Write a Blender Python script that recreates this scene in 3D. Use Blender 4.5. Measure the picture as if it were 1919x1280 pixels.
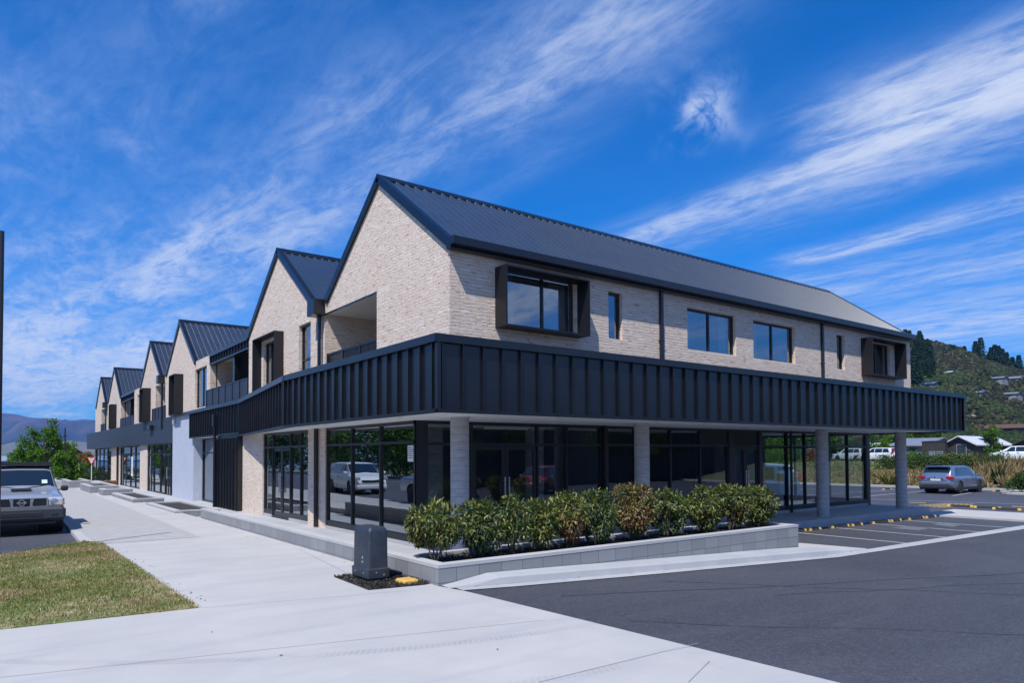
import bpy, math, random
import numpy as np
from mathutils import Vector, Matrix
from mathutils.geometry import tessellate_polygon
for o in list(bpy.data.objects): bpy.data.objects.remove(o)
S = bpy.context.scene
C = S.collection
R_ = math.radians

# ------------------------------------------------------------------ camera
# +X runs along the car-park side of the building, +Y along the street side
CAM = np.array([0.0, 0.0, 1.83])
YAW, PIT, ROL = R_(53.2697), R_(1.69085), R_(-0.2798)
FPX, SHY = 1310.44, 174.89
_fh = np.array([math.cos(YAW), math.sin(YAW), 0.0]); _r = np.array([math.sin(YAW), -math.cos(YAW), 0.0]); _u = np.array([0, 0, 1.0])
FW = _fh*math.cos(PIT) + _u*math.sin(PIT); _up = -_fh*math.sin(PIT) + _u*math.cos(PIT)
RT = _r*math.cos(ROL) + _up*math.sin(ROL); UP = -_r*math.sin(ROL) + _up*math.cos(ROL)
def _ray(px, py): return (px-959.5)/FPX*RT - (py-640-SHY)/FPX*UP + FW
def onz(px, py, z):            # point of the level z seen at that pixel of the photograph
    d = _ray(px, py); return CAM + d*((z-CAM[2])/d[2])
def ondepth(px, py, dep): return CAM + _ray(px, py)*dep
cam = bpy.data.cameras.new('camera'); co = bpy.data.objects.new('camera', cam); C.objects.link(co)
cam.sensor_width = 36; cam.lens = FPX/1919*36; cam.shift_y = SHY/1919; cam.clip_end = 30000; cam.clip_start = 0.05
m = Matrix(((RT[0], UP[0], -FW[0], 0), (RT[1], UP[1], -FW[1], 0), (RT[2], UP[2], -FW[2], CAM[2]), (0, 0, 0, 1)))
co.matrix_world = m
S.camera = co

# ------------------------------------------------------------------ sun, sky, exposure
TOSUN = Vector((-0.55, -0.34, 1.0)).normalized()
SUN_EL = math.asin(TOSUN.z); SUN_ROT = math.atan2(TOSUN.x, TOSUN.y) % (2*math.pi)
sl = bpy.data.lights.new('sun', 'SUN'); sl.energy = 5.0; sl.angle = R_(0.5); sl.color = (1.0, 0.955, 0.89)
so = bpy.data.objects.new('sun', sl); C.objects.link(so); so.rotation_euler = (-TOSUN).to_track_quat('-Z', 'Y').to_euler(); so.location = (-20, -12, 40)
S.view_settings.view_transform = 'Standard'; S.view_settings.look = 'None'; S.view_settings.exposure = 0.1; S.view_settings.gamma = 1.0

def nd(nt, typ, **kw):
    n = nt.nodes.new(typ)
    for k, v in kw.items():
        if k == 'ins':
            for a, b in v.items(): n.inputs[a].default_value = b
        else: setattr(n, k, v)
    return n
def mth(nt, op, a, b=None, c=None, clamp=False):
    n = nt.nodes.new('ShaderNodeMath'); n.operation = op; n.use_clamp = clamp
    for i, v in enumerate((a, b, c)):
        if v is None: continue
        if isinstance(v, (int, float)): n.inputs[i].default_value = v
        else: nt.links.new(v, n.inputs[i])
    return n.outputs[0]
def sstep(nt, v, a, b):
    n = nt.nodes.new('ShaderNodeMapRange'); n.interpolation_type = 'SMOOTHSTEP'
    nt.links.new(v, n.inputs[0]); n.inputs[1].default_value = a; n.inputs[2].default_value = b; n.inputs[3].default_value = 0; n.inputs[4].default_value = 1
    return n.outputs[0]
def mixc(nt, f, a, b, typ='MIX'):
    n = nt.nodes.new('ShaderNodeMix'); n.data_type = 'RGBA'; n.blend_type = typ
    for s, v in ((n.inputs[0], f), (n.inputs[6], a), (n.inputs[7], b)):
        if isinstance(v, (int, float)): s.default_value = v
        elif isinstance(v, tuple): s.default_value = (*v, 1) if len(v) == 3 else v
        else: nt.links.new(v, s)
    return n.outputs[2]
def noise(nt, vec, scale, detail=4, rough=0.55, dist=0.0, out=0):
    n = nt.nodes.new('ShaderNodeTexNoise'); n.inputs['Scale'].default_value = scale; n.inputs['Detail'].default_value = detail
    n.inputs['Roughness'].default_value = rough; n.inputs['Distortion'].default_value = dist
    nt.links.new(vec, n.inputs['Vector']); return n.outputs[out]
def mapv(nt, vec, scale=(1, 1, 1), rot=(0, 0, 0), loc=(0, 0, 0)):
    n = nt.nodes.new('ShaderNodeMapping'); nt.links.new(vec, n.inputs[0]); n.inputs['Scale'].default_value = scale
    n.inputs['Rotation'].default_value = rot; n.inputs['Location'].default_value = loc; return n.outputs[0]

def make_world():
    w = bpy.data.worlds.new('World'); S.world = w; w.use_nodes = True; nt = w.node_tree; nt.nodes.clear()
    sky = nd(nt, 'ShaderNodeTexSky', sky_type='NISHITA'); sky.sun_disc = False
    sky.sun_elevation = SUN_EL; sky.sun_rotation = SUN_ROT; sky.air_density = 1.0; sky.dust_density = 0.4; sky.ozone_density = 3.0; sky.altitude = 300
    tc = nd(nt, 'ShaderNodeTexCoord'); sep = nd(nt, 'ShaderNodeSeparateXYZ'); nt.links.new(tc.outputs['Generated'], sep.inputs[0])
    X, Y, Z = sep.outputs
    zz = mth(nt, 'ADD', mth(nt, 'MAXIMUM', Z, 0.0), 0.06)
    # cloud sheet seen overhead: streets of cirrus running along one compass direction
    a = math.atan2(_ray(-150, 852)[1], _ray(-150, 852)[0])
    ca, sa = math.cos(a), math.sin(a)
    s_ = mth(nt, 'DIVIDE', mth(nt, 'ADD', mth(nt, 'MULTIPLY', X, ca), mth(nt, 'MULTIPLY', Y, sa)), zz)
    t_ = mth(nt, 'DIVIDE', mth(nt, 'SUBTRACT', mth(nt, 'MULTIPLY', X, sa), mth(nt, 'MULTIPLY', Y, ca)), zz)
    cb = nd(nt, 'ShaderNodeCombineXYZ'); nt.links.new(s_, cb.inputs[0]); nt.links.new(t_, cb.inputs[1])
    wv = noise(nt, mapv(nt, cb.outputs[0], (0.35, 0.7, 1)), 1.0, 2, 0.5)
    t2 = mth(nt, 'ADD', t_, mth(nt, 'MULTIPLY', mth(nt, 'SUBTRACT', wv, 0.5), 0.45))
    # broad streets (position across the wind), each (centre, half width, strength)
    dens = None
    for c, hw, st, s0, s1, ss in CLOUD_BANDS:
        b = mth(nt, 'MULTIPLY', mth(nt, 'EXPONENT', mth(nt, 'MULTIPLY', mth(nt, 'POWER', mth(nt, 'ABSOLUTE', mth(nt, 'DIVIDE', mth(nt, 'SUBTRACT', t2, c), hw)), 2.0), -1.0)), st)
        b = mth(nt, 'MULTIPLY', b, mth(nt, 'MULTIPLY', sstep(nt, s_, s0-ss, s0+ss), mth(nt, 'SUBTRACT', 1.0, sstep(nt, s_, s1-ss, s1+ss))))
        dens = b if dens is None else mth(nt, 'ADD', dens, b)
    # cloud thickens low over the street end
    low = mth(nt, 'MULTIPLY', mth(nt, 'MULTIPLY', sstep(nt, s_, 2.6, 4.8), mth(nt, 'SUBTRACT', 1.0, sstep(nt, t_, 1.0, 2.0))), 0.62)
    back = mth(nt, 'MULTIPLY', sstep(nt, mth(nt, 'ADD', mth(nt, 'MULTIPLY', X, -0.6), mth(nt, 'MULTIPLY', Y, -0.8)), 0.1, 0.7), 0.8)  # unseen cloud added behind the camera to whiten the ambient light
    dens = mth(nt, 'ADD', dens, mth(nt, 'ADD', low, back))
    big = noise(nt, mapv(nt, cb.outputs[0], (0.55, 1.3, 1), loc=(3.1, 1.7, 0)), 1.0, 4, 0.55, 0.3)
    fin = noise(nt, mapv(nt, cb.outputs[0], (2.0, 6.0, 1), rot=(0, 0, 0.22)), 1.0, 12, 0.68, 0.9)
    fin2 = noise(nt, mapv(nt, cb.outputs[0], (7.0, 15.0, 1), rot=(0, 0, -0.75)), 1.0, 12, 0.70, 0.5)
    tex = mth(nt, 'ADD', mth(nt, 'MULTIPLY', fin, 0.62), mth(nt, 'MULTIPLY', fin2, 0.38))
    dens = mth(nt, 'MULTIPLY', dens, mth(nt, 'ADD', 0.35, mth(nt, 'MULTIPLY', sstep(nt, big, 0.3, 0.66), 0.95)))
    cl = mth(nt, 'MULTIPLY', dens, mth(nt, 'ADD', mth(nt, 'MULTIPLY', sstep(nt, tex, 0.34, 0.67), 1.0), 0.26))
    # one small bright puff
    pd = _ray(1310, 205); pd = pd/np.linalg.norm(pd)
    dv = nd(nt, 'ShaderNodeVectorMath', operation='SUBTRACT'); nt.links.new(tc.outputs['Generated'], dv.inputs[0]); dv.inputs[1].default_value = tuple(pd)
    ln = nd(nt, 'ShaderNodeVectorMath', operation='LENGTH'); nt.links.new(dv.outputs[0], ln.inputs[0])
    pn = noise(nt, tc.outputs['Generated'], 17, 8, 0.62, 0.6)
    pl = noise(nt, tc.outputs['Generated'], 9, 3, 0.5, 0.3)
    pr = mth(nt, 'ADD', ln.outputs['Value'], mth(nt, 'MULTIPLY', mth(nt, 'SUBTRACT', pl, 0.5), 0.22))
    pf = mth(nt, 'MULTIPLY', mth(nt, 'EXPONENT', mth(nt, 'MULTIPLY', mth(nt, 'POWER', mth(nt, 'DIVIDE', mth(nt, 'MAXIMUM', pr, 0.0), 0.045), 2.0), -1.0)), sstep(nt, pn, 0.40, 0.62))
    pf = mth(nt, 'MULTIPLY', pf, mth(nt, 'SUBTRACT', 1.0, sstep(nt, ln.outputs['Value'], 0.05, 0.10)))
    pf = mth(nt, 'MULTIPLY', pf, 1.6)
    cl = mth(nt, 'ADD', cl, pf)
    # thin veil near the horizon
    hz = mth(nt, 'MULTIPLY', mth(nt, 'EXPONENT', mth(nt, 'MULTIPLY', mth(nt, 'MAXIMUM', Z, 0.0), -8.5)), 0.62)
    hn = noise(nt, mapv(nt, tc.outputs['Generated'], (2.5, 2.5, 16)), 1.0, 6, 0.6, 0.5)
    hz = mth(nt, 'MULTIPLY', hz, mth(nt, 'ADD', 0.45, mth(nt, 'MULTIPLY', sstep(nt, hn, 0.36, 0.64), 0.85)))
    cl = mth(nt, 'ADD', cl, hz)
    cl = mth(nt, 'SUBTRACT', 1.0, mth(nt, 'EXPONENT', mth(nt, 'MULTIPLY', cl, -1.15)))
    cl = mth(nt, 'MINIMUM', cl, 0.9)
    skyc = mixc(nt, 1.0, sky.outputs[0], (SKY_TINT), 'MULTIPLY')
    cloud = mixc(nt, sstep(nt, cl, 0.1, 0.9), CLOUD_A, CLOUD_B)
    col = mixc(nt, cl, skyc, cloud)
    bg = nd(nt, 'ShaderNodeBackground'); nt.links.new(col, bg.inputs[0]); bg.inputs[1].default_value = 0.088
    out = nd(nt, 'ShaderNodeOutputWorld'); nt.links.new(bg.outputs[0], out.inputs[0])
CLOUD_BANDS = [(1.08, 0.19, 0.70, 0.75, 9, .25), (0.78, 0.13, 0.62, 1.3, 9, .35), (0.42, 0.24, 0.52, 1.0, 9, .4), (0.05, 0.16, 0.26, 1.7, 9, .4), (2.06, 0.11, 1.0, -9, 2.0, .3), (1.86, 0.17, 1.15, -9, .85, .22), (2.28, 0.14, 0.40, -9, 2.2, .3), (2.72, 0.10, 0.95, -9, 1.5, .12), (3.3, 0.4, 0.5, -9, 9, .1), (4.6, 1.0, 0.75, -9, 9, .1), (1.42, .07, .3, 1.3, 3, .2)]
SKY_TINT = (0.05, 0.88, 1.80)
CLOUD_A = (3.2, 5.0, 9.4); CLOUD_B = (7.9, 8.7, 10.4)
make_world()

# ------------------------------------------------------------------ object helpers
def tag(o, label=None, cat=None, group=None, kind=None):
    if label: o['label'] = label
    if cat: o['category'] = cat
    if group: o['group'] = group
    if kind: o['kind'] = kind
    return o
def empty(name, loc, label, cat, group=None, rz=0.0):
    o = bpy.data.objects.new(name, None); C.objects.link(o); o.location = loc; o.rotation_euler = (0, 0, rz); o.empty_display_size = 0.2
    return tag(o, label, cat, group)
def copy_tree(o, parent=None):
    c = o.copy(); C.objects.link(c)
    if parent is not None:
        c.parent = parent
    for ch in o.children: copy_tree(ch, c)
    return c
def wloc(o):
    v = Vector((0, 0, 0))
    while o is not None: v = v + Vector(o.location); o = o.parent
    return v
class MB:
    def __init__(s): s.v = []; s.f = []; s.mi = []; s.cur = 0; s.sm = []; s.smooth = False
    def add(s, vs, fs):
        b = len(s.v); s.v += [tuple(map(float, v)) for v in vs]
        for f in fs: s.f.append(tuple(i+b for i in f)); s.mi.append(s.cur); s.sm.append(s.smooth)
        return s
    def box(s, x0, x1, y0, y1, z0, z1):
        x0, x1 = sorted((x0, x1)); y0, y1 = sorted((y0, y1)); z0, z1 = sorted((z0, z1))
        return s.add([(x0,y0,z0),(x1,y0,z0),(x1,y1,z0),(x0,y1,z0),(x0,y0,z1),(x1,y0,z1),(x1,y1,z1),(x0,y1,z1)],
                     [(0,3,2,1),(4,5,6,7),(0,1,5,4),(1,2,6,5),(2,3,7,6),(3,0,4,7)])
    def cbox(s, x0, x1, y0, y1, z0, z1, c=0.01):      # box with chamfered edges
        x0, x1 = sorted((x0, x1)); y0, y1 = sorted((y0, y1)); z0, z1 = sorted((z0, z1))
        c = min(c, (x1-x0)*.45, (y1-y0)*.45, (z1-z0)*.45)
        rings = []
        for z, i in ((z0, c), (z0+c, 0), (z1-c, 0), (z1, c)):
            a, b, d, e = x0+i, x1-i, y0+i, y1-i; k = c if i == 0 else c*.4
            rings.append([(a+k,d,z),(b-k,d,z),(b,d+k,z),(b,e-k,z),(b-k,e,z),(a+k,e,z),(a,e-k,z),(a,d+k,z)])
        vs = [p for r in rings for p in r]; fs = []
        for j in range(3):
            for i in range(8): fs.append((j*8+i, j*8+(i+1) % 8, j*8+8+(i+1) % 8, j*8+8+i))
        fs.append(tuple(range(7, -1, -1))); fs.append(tuple(range(24, 32)))
        return s.add(vs, fs)
    def rings(s, rs, close=True, cap0=True, cap1=True):
        n = len(rs[0]); vs = [p for r in rs for p in r]; fs = []
        for j in range(len(rs)-1):
            for i in range(n if close else n-1):
                fs.append((j*n+i, j*n+(i+1) % n, (j+1)*n+(i+1) % n, (j+1)*n+i))
        if cap0: fs.append(tuple(range(n-1, -1, -1)))
        if cap1: fs.append(tuple(range((len(rs)-1)*n, len(rs)*n)))
        return s.add(vs, fs)
    def cyl(s, p0, p1, r0, r1=None, n=16, cap=True):
        r1 = r0 if r1 is None else r1; p0 = Vector(p0); p1 = Vector(p1); d = (p1-p0).normalized()
        a = d.orthogonal().normalized(); b = d.cross(a)
        rs = [[p+(a*math.cos(t)+b*math.sin(t))*r for t in [2*math.pi*i/n for i in range(n)]] for p, r in ((p0, r0), (p1, r1))]
        return s.rings(rs, True, cap, cap)
    def tube(s, pts, rad, n=8):
        pts = [Vector(p) for p in pts]; rs = []
        if isinstance(rad, (int, float)): rad = [rad]*len(pts)
        a = None
        for i, p in enumerate(pts):
            d = (pts[min(i+1, len(pts)-1)]-pts[max(i-1, 0)]).normalized()
            if a is None: a = d.orthogonal().normalized()
            a = (a-d*a.dot(d)).normalized(); b = d.cross(a)
            rs.append([p+(a*math.cos(t)+b*math.sin(t))*rad[i] for t in [2*math.pi*k/n for k in range(n)]])
        return s.rings(rs)
    def lathe(s, c, prof, n=24, axis='z'):
        rs = []
        for r, h in prof:
            ring = []
            for i in range(n):
                t = 2*math.pi*i/n; x, y = r*math.cos(t), r*math.sin(t)
                ring.append((c[0]+x, c[1]+y, c[2]+h) if axis == 'z' else ((c[0]+x, c[1]-h, c[2]+y) if axis == 'y' else (c[0]+h, c[1]+x, c[2]+y)))
            rs.append(ring)
        return s.rings(rs)
    def holes(s, outline, holes, plane, c, th):
        """flat plate with holes. plane 'x': outline in (y,z) at x=c, thickness towards +x; 'y': outline in (x,z) at y=c towards +y; 'z': outline in (x,y), up"""
        def P(a, b, t):
            if plane == 'x': return (c+t, a, b)
            if plane == 'y': return (a, c+t, b)
            return (a, b, c+t)
        def area(l): return sum(l[i][0]*l[(i+1) % len(l)][1]-l[(i+1) % len(l)][0]*l[i][1] for i in range(len(l)))
        ol = list(outline) if area(outline) > 0 else list(outline)[::-1]
        hl = [list(h)[::-1] if area(h) > 0 else list(h) for h in holes]
        loops = [ol]+hl; flat = [p for l in loops for p in l]; N = len(flat)
        tris = tessellate_polygon([[Vector((p[0], p[1], 0)) for p in l] for l in loops])
        vs = [P(a, b, 0) for a, b in flat]+[P(a, b, th) for a, b in flat]; fs = []
        flip = plane == 'y'
        for t in tris:
            a, b, d = t
            ar = (flat[b][0]-flat[a][0])*(flat[d][1]-flat[a][1])-(flat[d][0]-flat[a][0])*(flat[b][1]-flat[a][1])
            if abs(ar) < 1e-10: continue
            if ar < 0: a, d = d, a
            # at t=0 the outward normal is -axis
            if (not flip): fs.append((d, b, a)); fs.append((a+N, b+N, d+N))
            else: fs.append((a, b, d)); fs.append((d+N, b+N, a+N))
        k = 0
        for l in loops:
            n = len(l)
            for i in range(n):
                i0, i1 = k+i, k+(i+1) % n
                fs.append((i0, i1, i1+N, i0+N) if not flip else (i1, i0, i0+N, i1+N))
            k += n
        return s.add(vs, fs)
    def build(s, name, mat, parent=None, kind=None, label=None):
        if parent is not None:
            o0 = wloc(parent); vs = [(v[0]-o0.x, v[1]-o0.y, v[2]-o0.z) for v in s.v]
        else: vs = s.v
        me = bpy.data.meshes.new(name); me.from_pydata(vs, [], s.f)
        for mm in (mat if isinstance(mat, (list, tuple)) else [mat]): me.materials.append(mm)
        me.polygons.foreach_set('material_index', s.mi); me.polygons.foreach_set('use_smooth', s.sm); me.update()
        o = bpy.data.objects.new(name, me); C.objects.link(o)
        if parent is not None: o.parent = parent
        if kind: o['kind'] = kind
        if label: o['label'] = label
        return o
def rect(a0, a1, b0, b1): return [(a0, b0), (a1, b0), (a1, b1), (a0, b1)]

# ------------------------------------------------------------------ materials
def mat(name, col, rough=0.6, metal=0.0, spec=None, coat=0.0):
    m = bpy.data.materials.new(name); m.use_nodes = True; b = m.node_tree.nodes['Principled BSDF']
    b.inputs['Base Color'].default_value = (*col, 1); b.inputs['Roughness'].default_value = rough; b.inputs['Metallic'].default_value = metal
    if spec is not None: b.inputs['Specular IOR Level'].default_value = spec
    if coat: b.inputs['Coat Weight'].default_value = coat; b.inputs['Coat Roughness'].default_value = 0.06
    m['b'] = 0; return m
def bsdf(m): return m.node_tree.nodes['Principled BSDF']
def coords(m, kind='Object'):
    t = m.node_tree.nodes.new('ShaderNodeTexCoord'); return t.outputs[kind]
def bump(m, h, strength=0.5, dist=0.01):
    nt = m.node_tree; b = nt.nodes.new('ShaderNodeBump'); b.inputs['Strength'].default_value = strength; b.inputs['Distance'].default_value = dist
    nt.links.new(h, b.inputs['Height']); nt.links.new(b.outputs[0], bsdf(m).inputs['Normal'])
def noisy(name, c1, c2, scale=6, rough=0.7, detail=6, bs=0.0, bd=0.01, bscale=60, big=None, metal=0.0, spec=None, lo=0.35, hi=0.65, stretch=(1, 1, 1)):
    m = mat(name, c1, rough, metal, spec); nt = m.node_tree; v = mapv(nt, coords(m), stretch)
    f = sstep(nt, noise(nt, v, scale, detail, 0.6), lo, hi); c = mixc(nt, f, c1, c2)
    if big:
        g = sstep(nt, noise(nt, v, big[0], 3, 0.5), 0.35, 0.65); c = mixc(nt, mth(nt, 'MULTIPLY', g, big[2]), c, big[1])
    nt.links.new(c, bsdf(m).inputs['Base Color'])
    if bs: bump(m, noise(nt, v, bscale, 4, 0.6), bs, bd)
    return m
def brick_mat(name, c1, c2, c3, mortar, bw=0.30, bh=0.072, bstr=1.0):
    m = mat(name, c1, 0.85, spec=0.25); nt = m.node_tree
    sp = nd(nt, 'ShaderNodeSeparateXYZ'); nt.links.new(coords(m), sp.inputs[0])
    u = mth(nt, 'ADD', sp.outputs[0], sp.outputs[1]); cb = nd(nt, 'ShaderNodeCombineXYZ'); nt.links.new(u, cb.inputs[0]); nt.links.new(sp.outputs[2], cb.inputs[1])
    b = nd(nt, 'ShaderNodeTexBrick', offset=0.37, offset_frequency=2, squash=1.25, squash_frequency=3)
    nt.links.new(cb.outputs[0], b.inputs['Vector'])
    for k, v in {'Scale': 1.0, 'Mortar Size': 0.0035, 'Mortar Smooth': 0.25, 'Bias': -0.25, 'Brick Width': bw, 'Row Height': bh, 'Color1': (0, 0, 0, 1), 'Color2': (1, 1, 1, 1), 'Mortar': (0.5, 0.5, 0.5, 1)}.items(): b.inputs[k].default_value = v
    r = nd(nt, 'ShaderNodeSeparateColor'); nt.links.new(b.outputs['Color'], r.inputs[0]); rv = r.outputs[0]
    n1 = noise(nt, mapv(nt, cb.outputs[0], (3.6, 15, 1)), 1.0, 3, 0.55)
    n2 = noise(nt, mapv(nt, cb.outputs[0], (7, 52, 1)), 1.0, 4, 0.6)
    c = mixc(nt, sstep(nt, rv, 0.15, 0.95), c1, c2)
    c = mixc(nt, sstep(nt, n1, 0.57, 0.68), c, c3)
    c = mixc(nt, mth(nt, 'MULTIPLY', sstep(nt, n2, 0.42, 0.75), 0.30), c, (c1[0]*.72, c1[1]*.70, c1[2]*.68))
    c = mixc(nt, mth(nt, 'MULTIPLY', b.outputs['Fac'], 0.55), c, mortar)
    nt.links.new(c, bsdf(m).inputs['Base Color'])
    h = mth(nt, 'ADD', mth(nt, 'MULTIPLY', mth(nt, 'SUBTRACT', 1.0, b.outputs['Fac']), 0.80), mth(nt, 'ADD', mth(nt, 'MULTIPLY', n2, 0.38), mth(nt, 'MULTIPLY', rv, 0.55)))
    bump(m, h, bstr, 0.07); return m
M = {}
M['brick'] = brick_mat('pale split brick', (0.73, 0.61, 0.515), (0.81, 0.71, 0.625), (0.54, 0.355, 0.23), (0.44, 0.37, 0.32))  # mortar tone darkened to carry the shade of its recessed joints
M['dark'] = noisy('charcoal steel', (0.0065, 0.0075, 0.0115), (0.009, 0.0105, 0.0155), 3, 0.30, spec=0.6)
M['darkflat'] = noisy('charcoal panel', (0.024, 0.030, 0.046), (0.029, 0.036, 0.053), 2, 0.5)
M['alu'] = mat('black aluminium', (0.014, 0.016, 0.022), 0.38)
M['hood'] = mat('black-brown window surround', (0.008, 0.008, 0.011), 0.5)
M['soffit'] = noisy('white soffit sheet', (0.74, 0.76, 0.78), (0.78, 0.80, 0.81), 1.2, 0.6)
M['render'] = noisy('pale grey render', (0.40, 0.44, 0.53), (0.45, 0.49, 0.58), 3, 0.75, bs=0.15, big=(0.6, (0.46, 0.49, 0.56), 0.5))
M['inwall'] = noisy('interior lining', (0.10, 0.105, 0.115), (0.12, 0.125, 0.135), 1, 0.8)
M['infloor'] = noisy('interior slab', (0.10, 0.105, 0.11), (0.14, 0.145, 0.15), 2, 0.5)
M['steel'] = mat('brushed steel', (0.62, 0.63, 0.65), 0.28, 1.0)
M['paper'] = mat('white paper', (0.75, 0.78, 0.80), 0.7)
M['curtain'] = mat('white curtain', (0.62, 0.66, 0.68), 0.8)
M['plastic'] = noisy('navy grey plastic', (0.020, 0.027, 0.041), (0.028, 0.038, 0.056), 9, 0.5, big=(2.0, (0.045, 0.056, 0.075), 0.35))
M['yellow'] = noisy('yellow painted concrete', (0.52, 0.30, 0.045), (0.66, 0.45, 0.13), 22, 0.7, bs=0.3)
M['blackrub'] = noisy('black rubber', (0.016, 0.016, 0.018), (0.03, 0.03, 0.033), 10, 0.8)
def concrete_mat(name, c1, c2, joint=None, stain=0.35, bscale=90):
    m = noisy(name, c1, c2, 1.1, 0.82, 8, 0.10, 0.004, bscale, big=(0.35, (c1[0]*.88, c1[1]*.90, c1[2]*.92), stain)); return m
M['concrete'] = concrete_mat('pale broomed concrete', (0.36, 0.375, 0.41), (0.41, 0.42, 0.45))
M['kerb'] = concrete_mat('kerb concrete', (0.36, 0.37, 0.385), (0.42, 0.425, 0.435))
M['paving'] = concrete_mat('platform concrete', (0.36, 0.365, 0.38), (0.41, 0.415, 0.43))
M['agg'] = noisy('exposed aggregate', (0.34, 0.335, 0.33), (0.385, 0.38, 0.37), 3, 0.85, 8, 0.3, 0.004, 160)
M['paint'] = noisy('white road paint', (0.46, 0.48, 0.50), (0.34, 0.36, 0.38), 14, 0.6, lo=0.55, hi=0.8)
M['ypaint'] = noisy('yellow road paint', (0.62, 0.42, 0.12), (0.45, 0.33, 0.14), 10, 0.6)
def asphalt_mat():
    m = mat('asphalt', (0.05, 0.052, 0.062), 0.72, spec=0.45); nt = m.node_tree; v = coords(m)
    a = noise(nt, v, 0.22, 4, 0.6, 0.6); b = noise(nt, v, 90, 3, 0.7); c3 = noise(nt, mapv(nt, v, (0.25, 2.4, 1), rot=(0, 0, 0.35)), 1.0, 5, 0.6)
    c = mixc(nt, sstep(nt, a, 0.35, 0.68), (0.044, 0.047, 0.060), (0.062, 0.066, 0.082))
    c = mixc(nt, mth(nt, 'MULTIPLY', sstep(nt, c3, 0.5, 0.72), 0.4), c, (0.078, 0.082, 0.098))
    c = mixc(nt, sstep(nt, b, 0.55, 0.8), c, (0.135, 0.138, 0.152)); c = mixc(nt, sstep(nt, b, 0.42, 0.28), c, (0.030, 0.031, 0.036))
    m3 = noise(nt, v, 34, 3, 0.8); c = mixc(nt, mth(nt, 'MULTIPLY', sstep(nt, m3, 0.52, 0.68), 0.75), c, (0.115, 0.118, 0.132)); c = mixc(nt, mth(nt, 'MULTIPLY', sstep(nt, m3, 0.46, 0.32), 0.75), c, (0.024, 0.026, 0.034))
    m2 = noise(nt, v, 14, 5, 0.75); c = mixc(nt, mth(nt, 'MULTIPLY', sstep(nt, m2, 0.50, 0.72), 0.55), c, (0.100, 0.103, 0.116)); c = mixc(nt, mth(nt, 'MULTIPLY', sstep(nt, m2, 0.46, 0.30), 0.6), c, (0.030, 0.033, 0.046))
    sp = noise(nt, v, 3.3, 7, 0.75); c = mixc(nt, mth(nt, 'MULTIPLY', sstep(nt, sp, 0.70, 0.76), 0.7), c, (0.22, 0.22, 0.235))
    nt.links.new(c, bsdf(m).inputs['Base Color']); bump(m, b, 0.45, 0.006); return m
M['asphalt'] = asphalt_mat()
def block_mat():
    m = mat('grey concrete block', (0.3, 0.31, 0.33), 0.8, spec=0.3); nt = m.node_tree
    sp = nd(nt, 'ShaderNodeSeparateXYZ'); nt.links.new(coords(m), sp.inputs[0])
    u = mth(nt, 'SUBTRACT', sp.outputs[0], sp.outputs[1]); cb = nd(nt, 'ShaderNodeCombineXYZ'); nt.links.new(u, cb.inputs[0]); nt.links.new(sp.outputs[2], cb.inputs[1])
    b = nd(nt, 'ShaderNodeTexBrick', offset=0.0); nt.links.new(mapv(nt, cb.outputs[0], loc=(BLK_U, BLK_V, 0)), b.inputs['Vector'])
    for k, v in {'Scale': 1.0, 'Mortar Size': 0.0042, 'Mortar Smooth': 0.1, 'Bias': 0.0, 'Brick Width': 0.40, 'Row Height': 0.2105, 'Color1': (0.215, 0.225, 0.24, 1), 'Color2': (0.27, 0.28, 0.295, 1), 'Mortar': (0.085, 0.09, 0.10, 1)}.items(): b.inputs[k].default_value = v
    n = noise(nt, cb.outputs[0], 5, 6, 0.65); c = mixc(nt, mth(nt, 'MULTIPLY', sstep(nt, n, 0.4, 0.75), 0.4), b.outputs['Color'], (0.20, 0.215, 0.235))
    nt.links.new(c, bsdf(m).inputs['Base Color'])
    bump(m, mth(nt, 'ADD', mth(nt, 'MULTIPLY', b.outputs['Fac'], -1.0), mth(nt, 'MULTIPLY', noise(nt, cb.outputs[0], 70, 3, 0.6), 0.2)), 0.5, 0.01); return m
BLK_U, BLK_V = 3.298, -0.0255
def glass_mat(name, f0, tint, rough=0.0, wob=0.0):
    m = bpy.data.materials.new(name); m.use_nodes = True; nt = m.node_tree; nt.nodes.clear()
    lw = nd(nt, 'ShaderNodeLayerWeight', ins={'Blend': 0.5}); fc = lw.outputs['Facing']
    fr = mth(nt, 'ADD', mth(nt, 'MULTIPLY', mth(nt, 'POWER', fc, 4.0), 0.95-f0), f0, clamp=True)
    tr = nd(nt, 'ShaderNodeBsdfTransparent'); tr.inputs[0].default_value = (*tint, 1)
    gl = nd(nt, 'ShaderNodeBsdfGlossy'); gl.inputs['Roughness'].default_value = rough; gl.inputs['Color'].default_value = (0.86, 0.93, 1.0, 1)
    if wob:
        tcn = nd(nt, 'ShaderNodeTexCoord'); bp = nd(nt, 'ShaderNodeBump'); bp.inputs['Strength'].default_value = wob; bp.inputs['Distance'].default_value = 0.02
        nt.links.new(noise(nt, tcn.outputs['Object'], 0.8, 2, 0.5), bp.inputs['Height']); nt.links.new(bp.outputs[0], gl.inputs['Normal'])
    mx = nd(nt, 'ShaderNodeMixShader'); nt.links.new(fr, mx.inputs[0]); nt.links.new(tr.outputs[0], mx.inputs[1]); nt.links.new(gl.outputs[0], mx.inputs[2])
    o = nd(nt, 'ShaderNodeOutputMaterial'); nt.links.new(mx.outputs[0], o.inputs[0]); return m
M['glass'] = glass_mat('shop glass', 0.15, (0.76, 0.82, 0.82), wob=0.10)
M['glass_street'] = glass_mat('street shop glass', 0.38, (0.50, 0.56, 0.56), wob=0.10)
M['glassup'] = glass_mat('upper glass', 0.30, (0.36, 0.41, 0.44), wob=0.05)
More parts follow.
